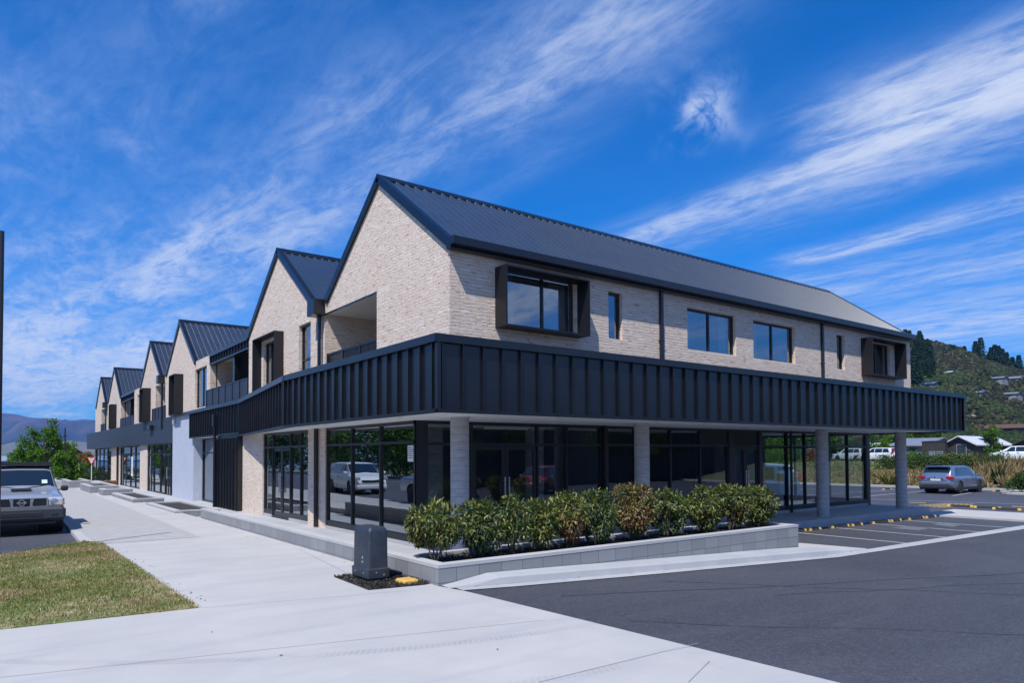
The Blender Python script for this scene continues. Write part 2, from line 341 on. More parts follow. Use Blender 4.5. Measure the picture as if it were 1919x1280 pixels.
M['carglass'] = mat('car glass', (0.012, 0.018, 0.022), 0.04, spec=0.9, coat=0.5)
def leaf_mat(name, ramp, rough=0.42, trans=0.28, spec=0.5):
    m = bpy.data.materials.new(name); m.use_nodes = True; nt = m.node_tree; b = bsdf(m)
    g = nd(nt, 'ShaderNodeNewGeometry'); cr = nd(nt, 'ShaderNodeValToRGB'); nt.links.new(g.outputs['Random Per Island'], cr.inputs[0])
    cr.color_ramp.interpolation = 'LINEAR'; els = cr.color_ramp.elements
    for i, (p, c) in enumerate(ramp):
        e = els[i] if i < 2 else els.new(p)
        e.position = p; e.color = (*c, 1)
    nt.links.new(cr.outputs[0], b.inputs['Base Color']); b.inputs['Roughness'].default_value = rough; b.inputs['Specular IOR Level'].default_value = spec
    tl = nd(nt, 'ShaderNodeBsdfTranslucent'); nt.links.new(mixc(nt, 1.0, cr.outputs[0], (1.5, 1.6, 0.7), 'MULTIPLY'), tl.inputs[0])
    mx = nd(nt, 'ShaderNodeMixShader'); mx.inputs[0].default_value = trans; nt.links.new(b.outputs[0], mx.inputs[1]); nt.links.new(tl.outputs[0], mx.inputs[2])
    nt.links.new(mx.outputs[0], nt.nodes['Material Output'].inputs[0]); return m
GR = [(0.0, (0.012, 0.034, 0.018)), (0.45, (0.036, 0.078, 0.026)), (0.78, (0.10, 0.145, 0.030)), (1.0, (0.24, 0.24, 0.07))]
M['leaf_green'] = leaf_mat('glossy green leaves', GR)
M['leaf_lime'] = leaf_mat('lime tipped leaves', [(0.0, (0.02, 0.045, 0.015)), (0.40, (0.09, 0.12, 0.02)), (0.75, (0.25, 0.26, 0.05)), (1.0, (0.36, 0.28, 0.10))])
M['leaf_brown'] = leaf_mat('browning leaves', [(0.0, (0.05, 0.07, 0.025)), (0.3, (0.14, 0.085, 0.035)), (0.65, (0.26, 0.13, 0.06)), (1.0, (0.36, 0.20, 0.11))])
M['leaf_red'] = leaf_mat('rusty red leaves', [(0.0, (0.09, 0.04, 0.02)), (0.5, (0.22, 0.07, 0.04)), (1.0, (0.33, 0.13, 0.08))])
M['tree_a'] = leaf_mat('fresh tree leaves', [(0.0, (0.035, 0.095, 0.012)), (0.5, (0.075, 0.17, 0.018)), (1.0, (0.14, 0.25, 0.03))], 0.55, 0.35, 0.3)
M['tree_b'] = leaf_mat('dark tree leaves', [(0.0, (0.018, 0.045, 0.015)), (0.6, (0.035, 0.075, 0.02)), (1.0, (0.07, 0.12, 0.03))], 0.6, 0.25, 0.3)
M['pine'] = leaf_mat('pine needles', [(0.0, (0.012, 0.032, 0.018)), (0.6, (0.022, 0.055, 0.028)), (1.0, (0.04, 0.08, 0.035))], 0.7, 0.15, 0.2)
M['scrub'] = leaf_mat('scrub leaves', [(0.0, (0.010, 0.018, 0.009)), (0.4, (0.024, 0.030, 0.014)), (0.75, (0.042, 0.042, 0.020)), (1.0, (0.085, 0.075, 0.042))], 0.75, 0.2, 0.2)
M['tussock'] = leaf_mat('dry tussock', [(0.0, (0.16, 0.115, 0.05)), (0.5, (0.34, 0.25, 0.13)), (1.0, (0.56, 0.44, 0.27))], 0.8, 0.3, 0.2)
M['blade'] = leaf_mat('lawn blades', [(0.0, (0.065, 0.11, 0.015)), (0.4, (0.14, 0.18, 0.03)), (0.65, (0.26, 0.23, 0.08)), (1.0, (0.42, 0.34, 0.19))], 0.6, 0.3, 0.3)
M['bark'] = noisy('bark', (0.10, 0.075, 0.055), (0.17, 0.13, 0.10), 14, 0.9, bs=0.4)
M['mulch'] = noisy('dark mulch', (0.018, 0.017, 0.018), (0.05, 0.045, 0.042), 30, 0.95, bs=0.6, bscale=80)
M['chip'] = leaf_mat('mulch chips', [(0.0, (0.010, 0.010, 0.011)), (0.7, (0.035, 0.032, 0.031)), (1.0, (0.12, 0.10, 0.085))], 0.8, 0.0, 0.3)
# ------------------------------------------------------------------ the ground
M['block'] = block_mat()
BR = [5.0, 14.2, 31.0]
def hg(x): return float(np.interp(x, [5.0, 14.2, 31.0], [0.0, -0.33, -0.50]))
import bmesh
def sheet(name, poly, mat_, off=0.0, kind='structure', label=None, hfun=hg, thick=0.0):
    bm = bmesh.new(); vs = [bm.verts.new((p[0], p[1], 0)) for p in poly]; f = bm.faces.new(vs)
    for b in BR:
        geom = list(bm.verts)+list(bm.edges)+list(bm.faces); bmesh.ops.bisect_plane(bm, geom=geom, plane_co=(b, 0, 0), plane_no=(1, 0, 0))
    bmesh.ops.triangulate(bm, faces=list(bm.faces)); bmesh.ops.recalc_face_normals(bm, faces=list(bm.faces))
    if sum(f.normal.z for f in bm.faces) < 0: bmesh.ops.reverse_faces(bm, faces=list(bm.faces))
    for v in bm.verts: v.co.z = hfun(v.co.x)+off
    if thick:
        r = bmesh.ops.extrude_face_region(bm, geom=list(bm.faces))
        for v in [g for g in r['geom'] if isinstance(g, bmesh.types.BMVert)]: v.co.z -= thick
        bmesh.ops.recalc_face_normals(bm, faces=list(bm.faces))
    me = bpy.data.meshes.new(name); bm.to_mesh(me); bm.free(); me.materials.append(mat_)
    o = bpy.data.objects.new(name, me); C.objects.link(o)
    if kind: o['kind'] = kind
    if label: o['label'] = label
    return o
M['earth'] = noisy('dry ground', (0.16, 0.14, 0.09), (0.10, 0.12, 0.05), 0.3, 0.95, 8, big=(0.02, (0.08, 0.11, 0.045), 0.7))
# wide terrain: local plateau, falling away to the lake beyond the street, hill to the right
def terrain_z(x, y):
    z = hg(x)-0.16
    if y > 110: z -= float(np.interp(y, [110, 420], [0, 22]))
    if x > 50: z = max(z, float(np.interp(x, [50.3, 53, 62, 5000], [-0.66, -0.1, 0.95, 0.95])))*1.0 if y < 110 else z
    return z
g = MB(); xs = list(range(-400, 0, 40))+[0, 5, 14.2, 31, 45, 50.3, 53, 57, 62, 70, 85, 100, 140, 200, 300]; ys = list(range(-300, 0, 30))+[0, 20, 40, 60, 80, 100, 112, 140, 180, 240, 300, 430]
vs = [(x, y, terrain_z(x, y)) for x in xs for y in ys]; n = len(ys)
g.add(vs, [(i*n+j, (i+1)*n+j, (i+1)*n+j+1, i*n+j+1) for i in range(len(xs)-1) for j in range(n-1)])
g.build('ground', M['earth'], kind='structure')
g = MB(); g.add([(math.cos(a)*7200, math.sin(a)*7200, -24) for a in [i*math.pi/24 for i in range(48)]], [tuple(range(48))]); g.build('plain', M['earth'], kind='structure')
M['lake'] = mat('lake water', (0.012, 0.045, 0.085), 0.12, spec=0.6)
g = MB(); g.add([(-2500, 500, -20), (2500, 500, -20), (2500, 4200, -20), (-2500, 4200, -20)], [(0, 1, 2, 3)]); g.build('lake', M['lake'], kind='structure')

# street: road, parking bay, footpaths
sheet('road', [(-14, -60), (-4.2, -60), (-4.2, 110), (-14, 110)], M['asphalt'], -0.09)
sheet('parking_bay', [(-4.2, 16.9), (-1.0, 16.35), (0.18, 16.42), (1.60, 17.85), (1.72, 24.5), (1.2, 36), (1.2, 110), (-4.2, 110)], M['asphalt'], -0.085)
sheet('far_footpath', [(-18, -60), (-14.2, -60), (-14.2, 110), (-18, 110)], M['agg'], 0.0)
sheet('verge', [(-40, -60), (-18, -60), (-18, 110), (-40, 110)], M['earth'], 0.0)
g = MB(); g.box(-14.2, -14.0, -60, 110, -0.14, 0.02); g.box(-4.35, -4.15, -60, 16.8, -0.14, 0.006)
g.build('street_kerb', M['kerb'], kind='structure')
for i, y in enumerate((-30, 10, 50)): pass
g = MB(); g.add([(-9.1, -60, -0.082), (-8.98, -60, -0.082), (-8.98, 100, -0.082), (-9.1, 100, -0.082)], [(0, 1, 2, 3)]); g.build('road_centre_line', M['paint'], kind='structure')
E = lambda px, py, z=0.0: tuple(onz(px, py, z)[:2])
ap_a, ap_b = (5.18, 8.04), (5.52, 2.92)
ap_c = (ap_b[0]+(ap_b[0]-ap_a[0])*3, ap_b[1]+(ap_b[1]-ap_a[1])*3)
conc = [(-4.2, -20), (ap_c[0], -20), ap_c, ap_b, ap_a, (5.07, 8.52), (5.07, 110), (1.2, 110), (1.2, 36), (1.72, 24.5), (1.60, 17.85), (0.18, 16.42), (-1.0, 16.35), (-4.2, 16.9)]
def conc_mat():
    m = concrete_mat('broomed footpath concrete', (0.43, 0.42, 0.405), (0.47, 0.46, 0.44)); nt = m.node_tree
    v = coords(m); b = bsdf(m); old = b.inputs['Base Color'].links[0].from_socket
    sp = nd(nt, 'ShaderNodeSeparateXYZ'); nt.links.new(v, sp.inputs[0])
    st = noise(nt, mapv(nt, v, (0.35, 2.6, 1), rot=(0, 0, -0.22)), 1.0, 6, 0.6)
    c = mixc(nt, mth(nt, 'MULTIPLY', sstep(nt, st, 0.48, 0.70), 0.55), old, (0.35, 0.36, 0.375))
    spk = noise(nt, v, 28, 3, 0.7); c = mixc(nt, mth(nt, 'MULTIPLY', sstep(nt, spk, 0.66, 0.78), 0.30), c, (0.27, 0.28, 0.31))
    br = noise(nt, mapv(nt, v, (30, 420, 1), rot=(0, 0, 0.2)), 1.0, 2, 0.6)
    c = mixc(nt, mth(nt, 'MULTIPLY', br, 0.10), c, (0.28, 0.29, 0.32))
    # worn tyre track: a long curved rubber smear with a tread pattern
    cx, cy = TYRE_C; dx = mth(nt, 'SUBTRACT', sp.outputs[0], cx); dy = mth(nt, 'SUBTRACT', sp.outputs[1], cy)
    rr = mth(nt, 'SQRT', mth(nt, 'ADD', mth(nt, 'MULTIPLY', dx, dx), mth(nt, 'MULTIPLY', dy, dy)))
    ang = mth(nt, 'ARCTAN2', dy, dx)
    for r0, st_ in ((TYRE_R, 0.30), (TYRE_R+1.35, 0.16)):
        band = mth(nt, 'SUBTRACT', 1.0, sstep(nt, mth(nt, 'ABSOLUTE', mth(nt, 'SUBTRACT', rr, r0)), 0.055, 0.085))
        tread = sstep(nt, mth(nt, 'SINE', mth(nt, 'ADD', mth(nt, 'MULTIPLY', ang, 6.2832*TYRE_R/0.055), mth(nt, 'MULTIPLY', rr, 30.0))), -0.3, 0.5)
        wear = sstep(nt, noise(nt, v, 1.3, 4, 0.6), 0.36, 0.62)
        c = mixc(nt, mth(nt, 'MULTIPLY', mth(nt, 'MULTIPLY', band, mth(nt, 'ADD', 0.35, mth(nt, 'MULTIPLY', tread, 0.65))), mth(nt, 'MULTIPLY', wear, st_)), c, (0.13, 0.14, 0.17))
    nt.links.new(c, b.inputs['Base Color']); return m
# circle through three points of the smear
def circ(p, q, r):
    ax, ay = p; bx, by = q; cx, cy = r; d = 2*(ax*(by-cy)+bx*(cy-ay)+cx*(ay-by))
    ux = ((ax*ax+ay*ay)*(by-cy)+(bx*bx+by*by)*(cy-ay)+(cx*cx+cy*cy)*(ay-by))/d; uy = ((ax*ax+ay*ay)*(cx-bx)+(bx*bx+by*by)*(ax-cx)+(cx*cx+cy*cy)*(bx-ax))/d
    return (ux, uy), math.hypot(ax-ux, ay-uy)
TYRE_C, TYRE_R = circ(E(0, 1240), E(300, 1242), E(690, 1222))
M['path'] = conc_mat()
sheet('footpath', conc, M['path'], 0.0, thick=0.16)
# darker exposed-aggregate strip
sheet('aggregate_path', [E(375, 1007), E(196, 1020), (1.82, 18.2), (1.80, 24.5), (1.3, 36), (1.3, 90), E(133, 914), E(162, 921)], M['agg'], 0.005)
# saw cuts in the concrete
g = MB()
def cut(p, q, w=0.007, z=0.0045):
    p = Vector((*p, z)); q = Vector((*q, z)); d = (q-p).normalized(); s = Vector((-d.y, d.x, 0))*w/2
    g.add([p-s, q-s, q+s, p+s], [(0, 1, 2, 3)])
cut(E(372, 1141), E(760, 1108)); cut(E(0, 1271), E(1022, 1163)); cut(E(1010, 1280), E(1310, 1206)); cut(E(254, 1055), E(560, 1030)); cut(E(190, 1019), E(310, 1008), 0.02)
cut(E(1290, 1280), E(1330, 1240)); cut(E(560, 1030), E(650, 1075)); cut(E(254, 940), E(150, 946))
M['joint'] = mat('saw cut', (0.29, 0.29, 0.30), 0.9)
g.build('concrete_joints', M['joint'], kind='structure')
# lawn
lawn = [E(372, 1140), E(0, 1181), (-4.0, 9.35), (-4.0, 16.3), (-1.0, 16.2), (0.18, 16.35), (1.66, 17.85), (1.92, 17.3)]
M['turf'] = noisy('thin turf', (0.15, 0.15, 0.05), (0.34, 0.29, 0.17), 2.6, 0.95, 8, big=(0.9, (0.09, 0.15, 0.03), 0.75), lo=0.42, hi=0.62)
sheet('lawn', lawn, M['turf'], 0.012, thick=0.12)
def inpoly(x, y, P):
    c = False
    for i in range(len(P)):
        x1, y1 = P[i]; x2, y2 = P[i-1]
        if (y1 > y) != (y2 > y) and x < (x2-x1)*(y-y1)/(y2-y1)+x1: c = not c
    return c
rng = np.random.default_rng(7)
def soup(name, verts, k, mat_, parent=None, kind=None, label=None, cat=None):
    """verts: (N,k,3) array of separate k-gons"""
    N = len(verts); me = bpy.data.meshes.new(name); v = np.asarray(verts, np.float32).reshape(-1, 3)
    if parent is not None: v = v-np.array(wloc(parent), np.float32)
    me.vertices.add(N*k); me.vertices.foreach_set('co', v.ravel()); me.loops.add(N*k); me.loops.foreach_set('vertex_index', np.arange(N*k, dtype=np.int32))
    me.polygons.add(N); me.polygons.foreach_set('loop_start', np.arange(N, dtype=np.int32)*k); me.polygons.foreach_set('loop_total', np.full(N, k, np.int32)); me.update(calc_edges=True)
    me.materials.append(mat_); o = bpy.data.objects.new(name, me); C.objects.link(o)
    if parent is not None: o.parent = parent
    tag(o, label, cat, None, kind); return o
def hash2(x, y):
    v = math.sin(x*12.9898+y*78.233)*43758.5453; return v-math.floor(v)
def vn(x, y):
    xi, yi = math.floor(x), math.floor(y); fx, fy = x-xi, y-yi; fx = fx*fx*(3-2*fx); fy = fy*fy*(3-2*fy)
    return (hash2(xi, yi)*(1-fx)+hash2(xi+1, yi)*fx)*(1-fy)+(hash2(xi, yi+1)*(1-fx)+hash2(xi+1, yi+1)*fx)*fy
def fbm(x, y, o=5): return sum(vn(x*2**i, y*2**i)*0.5**(i+1) for i in range(o))
M['dryblade'] = leaf_mat('straw blades', [(0.0, (0.16, 0.10, 0.04)), (0.45, (0.33, 0.23, 0.12)), (1.0, (0.58, 0.48, 0.33))], 0.7, 0.25, 0.2)
pts = []
while len(pts) < 46000:
    x, y = rng.uniform(-1.2, 2.1), rng.uniform(9.05, 17.9)
    q = math.sin(x*2.3+y*1.1)+math.sin(y*1.7-x*.8+1)+math.sin(x*5.1)*.5
    if (inpoly(x, y, lawn) or inpoly(x-rng.uniform(0, .035), y+rng.uniform(0, .035), lawn)) and rng.random() < 0.55+0.25*q*0.6: pts.append((x, y))
pts = np.array(pts); N = len(pts); a = rng.uniform(0, 6.283, N); h = rng.uniform(0.012, 0.042, N); w = rng.uniform(0.004, 0.008, N)
ln = rng.uniform(0.0, 0.03, N); b_ = rng.uniform(0, 6.283, N)
base = np.stack([pts[:, 0], pts[:, 1], np.full(N, 0.013)], 1); dx = np.stack([np.cos(a)*w, np.sin(a)*w, 0*a], 1)
tip = base+np.stack([np.cos(b_)*ln, np.sin(b_)*ln, h], 1)
tri = np.stack([base-dx, base+dx, tip], 1)
dry = np.array([fbm(x*1.3+3, y*1.3+8, 4) for x, y in pts])+rng.uniform(-.08, .08, N)+np.array([.16*max(0, 1-(y-9.1)/.9)+.14*max(0, (x-1.55)/.5) for x, y in pts]) > 0.50
soup('grass_blades', tri[~dry], 3, M['blade'], kind='stuff', label='short patchy green lawn grass beside the footpath', cat='grass')
soup('dry_grass_blades', tri[dry], 3, M['dryblade'], kind='stuff', label='straw coloured dry patches in the lawn', cat='grass')

# car park
range_pts = [(math.cos(R_(a)), math.sin(R_(a)), 40+34*fbm(a*.05+2, 1.5, 4)) for a in range(-178, -8, 4)]
park = [ap_a, (5.30, 6.2), ap_b, ap_c, (ap_c[0], -60), (50.1, -60), (50.1, 70), (27.6, 70), (27.6, 11.4), (14.0, 11.4), (14.0, 8.3), (8.0, 8.3), (5.6, 8.5)]
sheet('car_park', park, M['asphalt'], -0.006)
# kerb and channel along the planter, flush channel further on
def strip(name, line_a, line_b, z0, z1, mat_):
    g = MB(); n = len(line_a)
    def hz(p): return hg(p[0])
    top = [(p[0], p[1], hz(p)+z0) for p in line_a]+[(p[0], p[1], hz(p)+z1) for p in line_b]
    g.add(top, [(i, i+1, n+i+1, n+i) for i in range(n-1)])
    return g
ka = [(5.17, 8.06), (6.0, 7.97), (9.0, 7.83), (14.2, 7.66), (18.0, 7.62), (24.0, 7.60), (34.0, 7.50)]
kb = [(5.2, 8.30), (6.0, 8.22), (9.0, 8.10), (14.2, 7.95), (18.0, 8.02), (24.0, 8.05), (34.0, 7.98)]
g = strip('', ka, kb, 0.006, 0.0, None)
g2 = strip('', kb[:4]+[(16.0, 7.98)], [(5.35, 8.32), (6.0, 8.28), (9.0, 8.16), (14.2, 8.01), (16.0, 8.02)], 0.0, 0.0, None)
# raised kerb: face, top, rising from nothing at its rounded start and fading out past the planter
kx = [5.12, 5.45, 5.9, 7, 9, 11, 13, 14.2, 15.0, 16.1]; kh = [0.0, 0.05, 0.125, 0.13, 0.13, 0.13, 0.13, 0.12, 0.07, 0.0]
yf = lambda x: float(np.interp(x, [5.12, 6.0, 9.0, 14.2, 16.2], [8.32, 8.22, 8.10, 7.95, 7.99]))
rows = []
for x, hh in zip(kx, kh):
    z = hg(x); y = yf(x); rows.append([(x, y, z), (x, y+0.02, z+hh*.75), (x, y+0.05, z+hh), (x, 8.545 if x < 14.25 else y+0.16+(16.1-x)*.18, z+hh+0.004), (x, 8.545 if x < 14.25 else y+0.17+(16.1-x)*.18, z-0.05)])
g.rings(rows, close=False, cap0=False, cap1=False)
g.build('kerb', M['kerb'], kind='structure')
sheet('corner_concrete', [(14.19, 8.2), (16.15, 8.06), (15.9, 9.5), (15.2, 10.6), (14.19, 10.6)], M['path'], 0.0)
# stall lines, patches, far lines
lines = MB()
def pline(p, q, w, z=None):
    p = np.array(p[:2], float); q = np.array(q[:2], float); d = (q-p)/np.linalg.norm(q-p); s = np.array([-d[1], d[0]])*w/2
    ks = sorted([0, 1]+[t for b in BR for t in [((b-p[0])/(q[0]-p[0]) if abs(q[0]-p[0]) > 1e-6 else 2)] if 0 < t < 1])
    for t0, t1 in zip(ks[:-1], ks[1:]):
        a, b = p+(q-p)*t0, p+(q-p)*t1
        lines.add([(a[0]-s[0], a[1]-s[1], hg(a[0])+.002), (b[0]-s[0], b[1]-s[1], hg(b[0])+.002), (b[0]+s[0], b[1]+s[1], hg(b[0])+.002), (a[0]+s[0], a[1]+s[1], hg(a[0])+.002)], [(0, 1, 2, 3)])
for x in (17.98, 20.25, 22.54, 24.75): pline((x, 8.02), (x+0.1, 11.3), 0.09)
pline(onz(1560, 933.5, -.5), onz(1919, 945.5, -.5), 0.11)
for a, b in (((1500, 929), (1700, 917)), ((1560, 936), (1730, 921)), ((1786, 929.5), (1835, 921)), ((1440, 921), (1560, 915))):
    pline(onz(*a, -.5), onz(*b, -.5), 0.10)
lines.build('white_stall_lines', M['paint'], kind='structure')
lines = MB()
def ppoly(pp, z): lines.add([(*onz(*p, z)[:2], hg(onz(*p, z)[0])+.003) for p in pp], [tuple(range(len(pp)))])
q = [(1722, 946.5), (1775, 942.8), (1825, 944.5), (1765, 950.5)]
for a, b in zip(q, q[1:]+q[:1]): pline(onz(*a, -.48), onz(*b, -.48), 0.10)
for t in (0.2, 0.4, 0.6, 0.8):
    pline(onz(q[0][0]*(1-t)+q[3][0]*t, q[0][1]*(1-t)+q[3][1]*t, -.48), onz(q[1][0]*(1-t)+q[2][0]*t, q[1][1]*(1-t)+q[2][1]*t, -.48), 0.10)
pline(onz(1704, 941.3, -.48), onz(1735, 942.3, -.48), 0.3); pline(onz(1896, 948.5, -.48), onz(1960, 951, -.48), 0.3)
lines.build('yellow_markings', M['ypaint'], kind='structure')
lines = MB(); ppoly([(1670, 988), (1700, 983.5), (1744, 987.5), (1722, 993)], -.37); ppoly([(1745, 980), (1765, 976.5), (1802, 981), (1785, 985)], -.37)
M['patch'] = noisy('grey road patch', (0.11, 0.125, 0.145), (0.14, 0.155, 0.175), 6, 0.7)
lines.build('grey_road_patches', M['patch'], kind='structure')
g = MB()
for a, b, w in (((960, 1150), (1919, 1068), .03), ((1240, 1100), (1919, 1120), .02), ((1450, 1125), (1919, 1090), .02), ((1060, 1195), (1919, 1215), .018)):
    p, q = np.array(onz(*a, -.2)[:2]), np.array(onz(*b, -.3)[:2]); n = 14
    for k in range(n):
        u, v = p+(q-p)*k/n, p+(q-p)*(k+1)/n; d = (q-p)/np.linalg.norm(q-p); s_ = np.array([-d[1], d[0]])*w/2*(1+.4*math.sin(k*2.1)); off = np.array([-d[1], d[0]])*.05*math.sin(k*.8); off2 = np.array([-d[1], d[0]])*.05*math.sin((k+1)*.8)
        u, v = u+off, v+off2
        if max(hg(u[0]), hg(v[0])) > -.02: continue
        g.add([(u[0]-s_[0], u[1]-s_[1], hg(u[0])-.002), (v[0]-s_[0], v[1]-s_[1], hg(v[0])-.002), (v[0]+s_[0], v[1]+s_[1], hg(v[0])-.002), (u[0]+s_[0], u[1]+s_[1], hg(u[0])-.002)], [(0, 1, 2, 3)])
M['seal'] = mat('asphalt seam', (0.047, 0.050, 0.062), .65); g.build('asphalt_seams', M['seal'], kind='structure')
# platform under the canopy (a real step up) and the footway crossing at its end
PZ = -0.155
g = MB(); g.holes([(5.25, 9.55), (5.25, 26.4), (5.25, 72.5), (27.6, 72.5), (27.6, 11.42), (13.99, 11.42), (13.99, 9.55)], [], 'z', PZ-0.4, 0.4)
g.build('platform', M['paving'], kind='structure')
g = MB(); g.box(27.6, 30.9, 7.99, 11.9, -0.7, -0.41); g.box(27.61, 28.9, 11.9, 20, -0.7, -0.41); g.build('crossing', M['path'], kind='structure')
g = MB(); g.box(49.9, 50.1, -20, 60, -0.6, -0.36); g.build('far_kerb', M['path'], kind='structure')
# low shelf in front of the far shops
g = MB(); g.box(4.7, 5.26, 22.4, 30, -0.5, -0.004); g.box(4.55, 5.26, 30, 72.5, -0.5, -0.004)
# ------------------------------------------------------------------ mountains and hill
def range_mesh(name, pxs, ridge, foot, d0, d1, mat_, amp, nt_=24, exag=1.0):
    g = MB(); g.smooth = True; rows = []
    for px in pxs:
        yr = float(np.interp(px, *ridge)); row = []
        for j in range(nt_+4):
            t = j/nt_; dep = d0+(d1-d0)*t
            if t <= 1:
                zf = CAM[2]-(foot-855)*d0/FPX; top = ondepth(px, yr, d1)[2]
                z = zf+(top-zf)*(t**exag)+amp*(fbm(px*.02+5, t*4+3)-.5)*math.sin(math.pi*min(t, 1))*2
            else: z = top-(t-1)*(top)*2.0
            p = ondepth(px, 855, dep); row.append((p[0], p[1], z))
        rows.append(row)
    g.rings(rows, close=False, cap0=False, cap1=False)
    return g.build(name, mat_, kind='structure')
M['mount'] = noisy('bare mountainside', (0.11, 0.075, 0.06), (0.035, 0.042, 0.03), 0.0022, 0.95, 10, big=(0.0011, (0.02, 0.03, 0.022), 0.8))
range_mesh('mountains', range(-700, 700, 10), ([-700, -60, 5, 31, 55, 78, 109, 133, 156, 178, 260, 420, 700], [790, 766, 774.5, 777, 783, 784, 786, 788.5, 785.5, 788, 776, 800, 812]), 846, 4300, 6800, M['mount'], 190, 30, 0.9)
M['foothill'] = noisy('grassy foothill', (0.16, 0.145, 0.09), (0.08, 0.10, 0.055), 0.004, 0.95, 8)
range_mesh('foothills', range(-700, 560, 15), ([-700, 5, 40, 80, 130, 178, 500], [824, 834, 826, 829, 825, 832, 836]), 852, 3000, 3900, M['foothill'], 30, 10, 1.0)
def hill_mat():
    m = noisy('scrub hillside', (0.022, 0.028, 0.013), (0.050, 0.048, 0.026), 0.06, 0.95, 9); nt = m.node_tree; b = bsdf(m)
    old = b.inputs['Base Color'].links[0].from_socket; v = coords(m)
    f = noise(nt, mapv(nt, v, (1, 1, 2)), 0.028, 6, 0.62); c = mixc(nt, sstep(nt, f, 0.57, 0.64), old, (0.20, 0.18, 0.12))
    nt.links.new(c, b.inputs['Base Color']); return m
M['hill'] = hill_mat()
# unseen hills added behind the camera so steel and glass mirror dark ground
g = MB(); g.smooth = True
g.rings([[(c*(420+q*90), s*(420+q*90), -24+(h*1.15+22)*(q/5)**.8*min(1, (k+1)/5, (len(range_pts)-k)/5)) for q in range(6)] for k, (c, s, h) in enumerate(range_pts)], close=False, cap0=False, cap1=False)
g.build('added_hills_behind', M['hill'], kind='structure')
HR = ([1250, 1400, 1560, 1650, 1700, 1725, 1745, 1787, 1830, 1870, 1919, 2050, 2300], [800, 720, 655, 640, 638, 637, 641, 650, 663, 676, 692, 735, 800])
hill = range_mesh('hill', range(1250, 2300, 12), HR, 848, 165, 470, M['hill'], 9, 30, 1.15)
def hill_pt(px, t):     # a point on the slope
    d0, d1 = 165, 470; dep = d0+(d1-d0)*t; yr = float(np.interp(px, *HR)); zf = CAM[2]-(848-855)*d0/FPX; top = ondepth(px, yr, d1)[2]
    z = zf+(top-zf)*(t**1.15)+9*(fbm(px*.02+5, t*4+3)-.5)*math.sin(math.pi*min(t, 1))*2
    p = ondepth(px, 855, dep); return Vector((p[0], p[1], z))
def hill_t(px, py):     # where up the slope that pixel falls
    best = min(((abs(pix(hill_pt(px, t/100))[1]-py), t/100) for t in range(0, 101)), key=lambda k: k[0]); return best[1]
def pix(p):
    q = np.array(p, float)-CAM; w = q@FW; return (FPX*(q@RT)/w+959.5, 640+SHY-FPX*(q@UP)/w)
# scrub: thousands of bushes that nobody could count
ico = bmesh.new(); bmesh.ops.create_icosphere(ico, subdivisions=1, radius=1.0); iv = np.array([v.co[:] for v in ico.verts]); iff = np.array([[v.index for v in f.verts] for f in ico.faces]); ico.free()
def blobs(name, cs, rs, mat_, label, flat=0.75, seed=3, jit=0.42, low=False):
    r = np.random.default_rng(seed); V = []; F = []; k = 0; nv = len(iv)
    for c, rad in zip(cs, rs):
        d = 1+r.uniform(-jit, jit, (nv, 1)); v = iv*d*rad*np.array([r.uniform(.8, 1.25), r.uniform(.8, 1.25), flat*r.uniform(.8, 1.2)])+np.array(c); V.append(v); F.append(iff+k); k += nv
    V = np.concatenate(V).astype(np.float32); F = np.concatenate(F).astype(np.int32)
    me = bpy.data.meshes.new(name); me.vertices.add(len(V)); me.vertices.foreach_set('co', V.ravel()); me.loops.add(F.size); me.loops.foreach_set('vertex_index', F.ravel())
    me.polygons.add(len(F)); me.polygons.foreach_set('loop_start', np.arange(len(F), dtype=np.int32)*3); me.polygons.foreach_set('loop_total', np.full(len(F), 3, np.int32)); me.update(calc_edges=True)
    me.materials.append(mat_); o = bpy.data.objects.new(name, me); C.objects.link(o); tag(o, label, None, None, 'stuff'); return o
cs, rs = [], []
rnd = random.Random(11)
for i in range(21000):
    px = rnd.uniform(1640, 2080); t = rnd.uniform(0.0, 1.02)**0.9; p = hill_pt(px, t)
    if fbm(px*.045+9, t*9+4, 3) > 0.56 and rnd.random() < .72: continue
    r_ = rnd.uniform(0.35, 1.25)*(0.55+0.6*t); cs.append((p.x, p.y, p.z+r_*.3)); rs.append(r_)
M['scrubgreen'] = leaf_mat('green scrub', [(0.0, (0.014, 0.030, 0.010)), (0.5, (0.030, 0.050, 0.016)), (1.0, (0.065, 0.085, 0.030))], 0.75, 0.2, 0.2)
pick = [fbm(c[0]*.02+1, c[1]*.02+c[2]*.03, 3)+rnd.uniform(-.12, .12) > .41 for c in cs]
blobs('hillside_scrub', [c for c, k in zip(cs, pick) if k], [c for c, k in zip(rs, pick) if k], M['scrub'], 'brownish scrub covering the steep hillside', 1.0)
blobs('green_scrub', [c for c, k in zip(cs, pick) if not k], [c*1.1 for c, k in zip(rs, pick) if not k], M['scrubgreen'], 'greener scrub patches on the steep hillside', 1.05, 9)
cs, rs = [], []
for i in range(6000):
    px = rnd.uniform(1250, 2080); t = rnd.uniform(0.0, 0.10); p = hill_pt(px, t); r_ = rnd.uniform(.4, 1.3); cs.append((p.x, p.y, p.z+r_*.9)); rs.append(r_)
M['wood'] = leaf_mat('woodland foot leaves', [(0.0, (0.010, 0.024, 0.008)), (0.5, (0.024, 0.046, 0.012)), (1.0, (0.055, 0.08, 0.024))], 0.7, 0.2, 0.2)
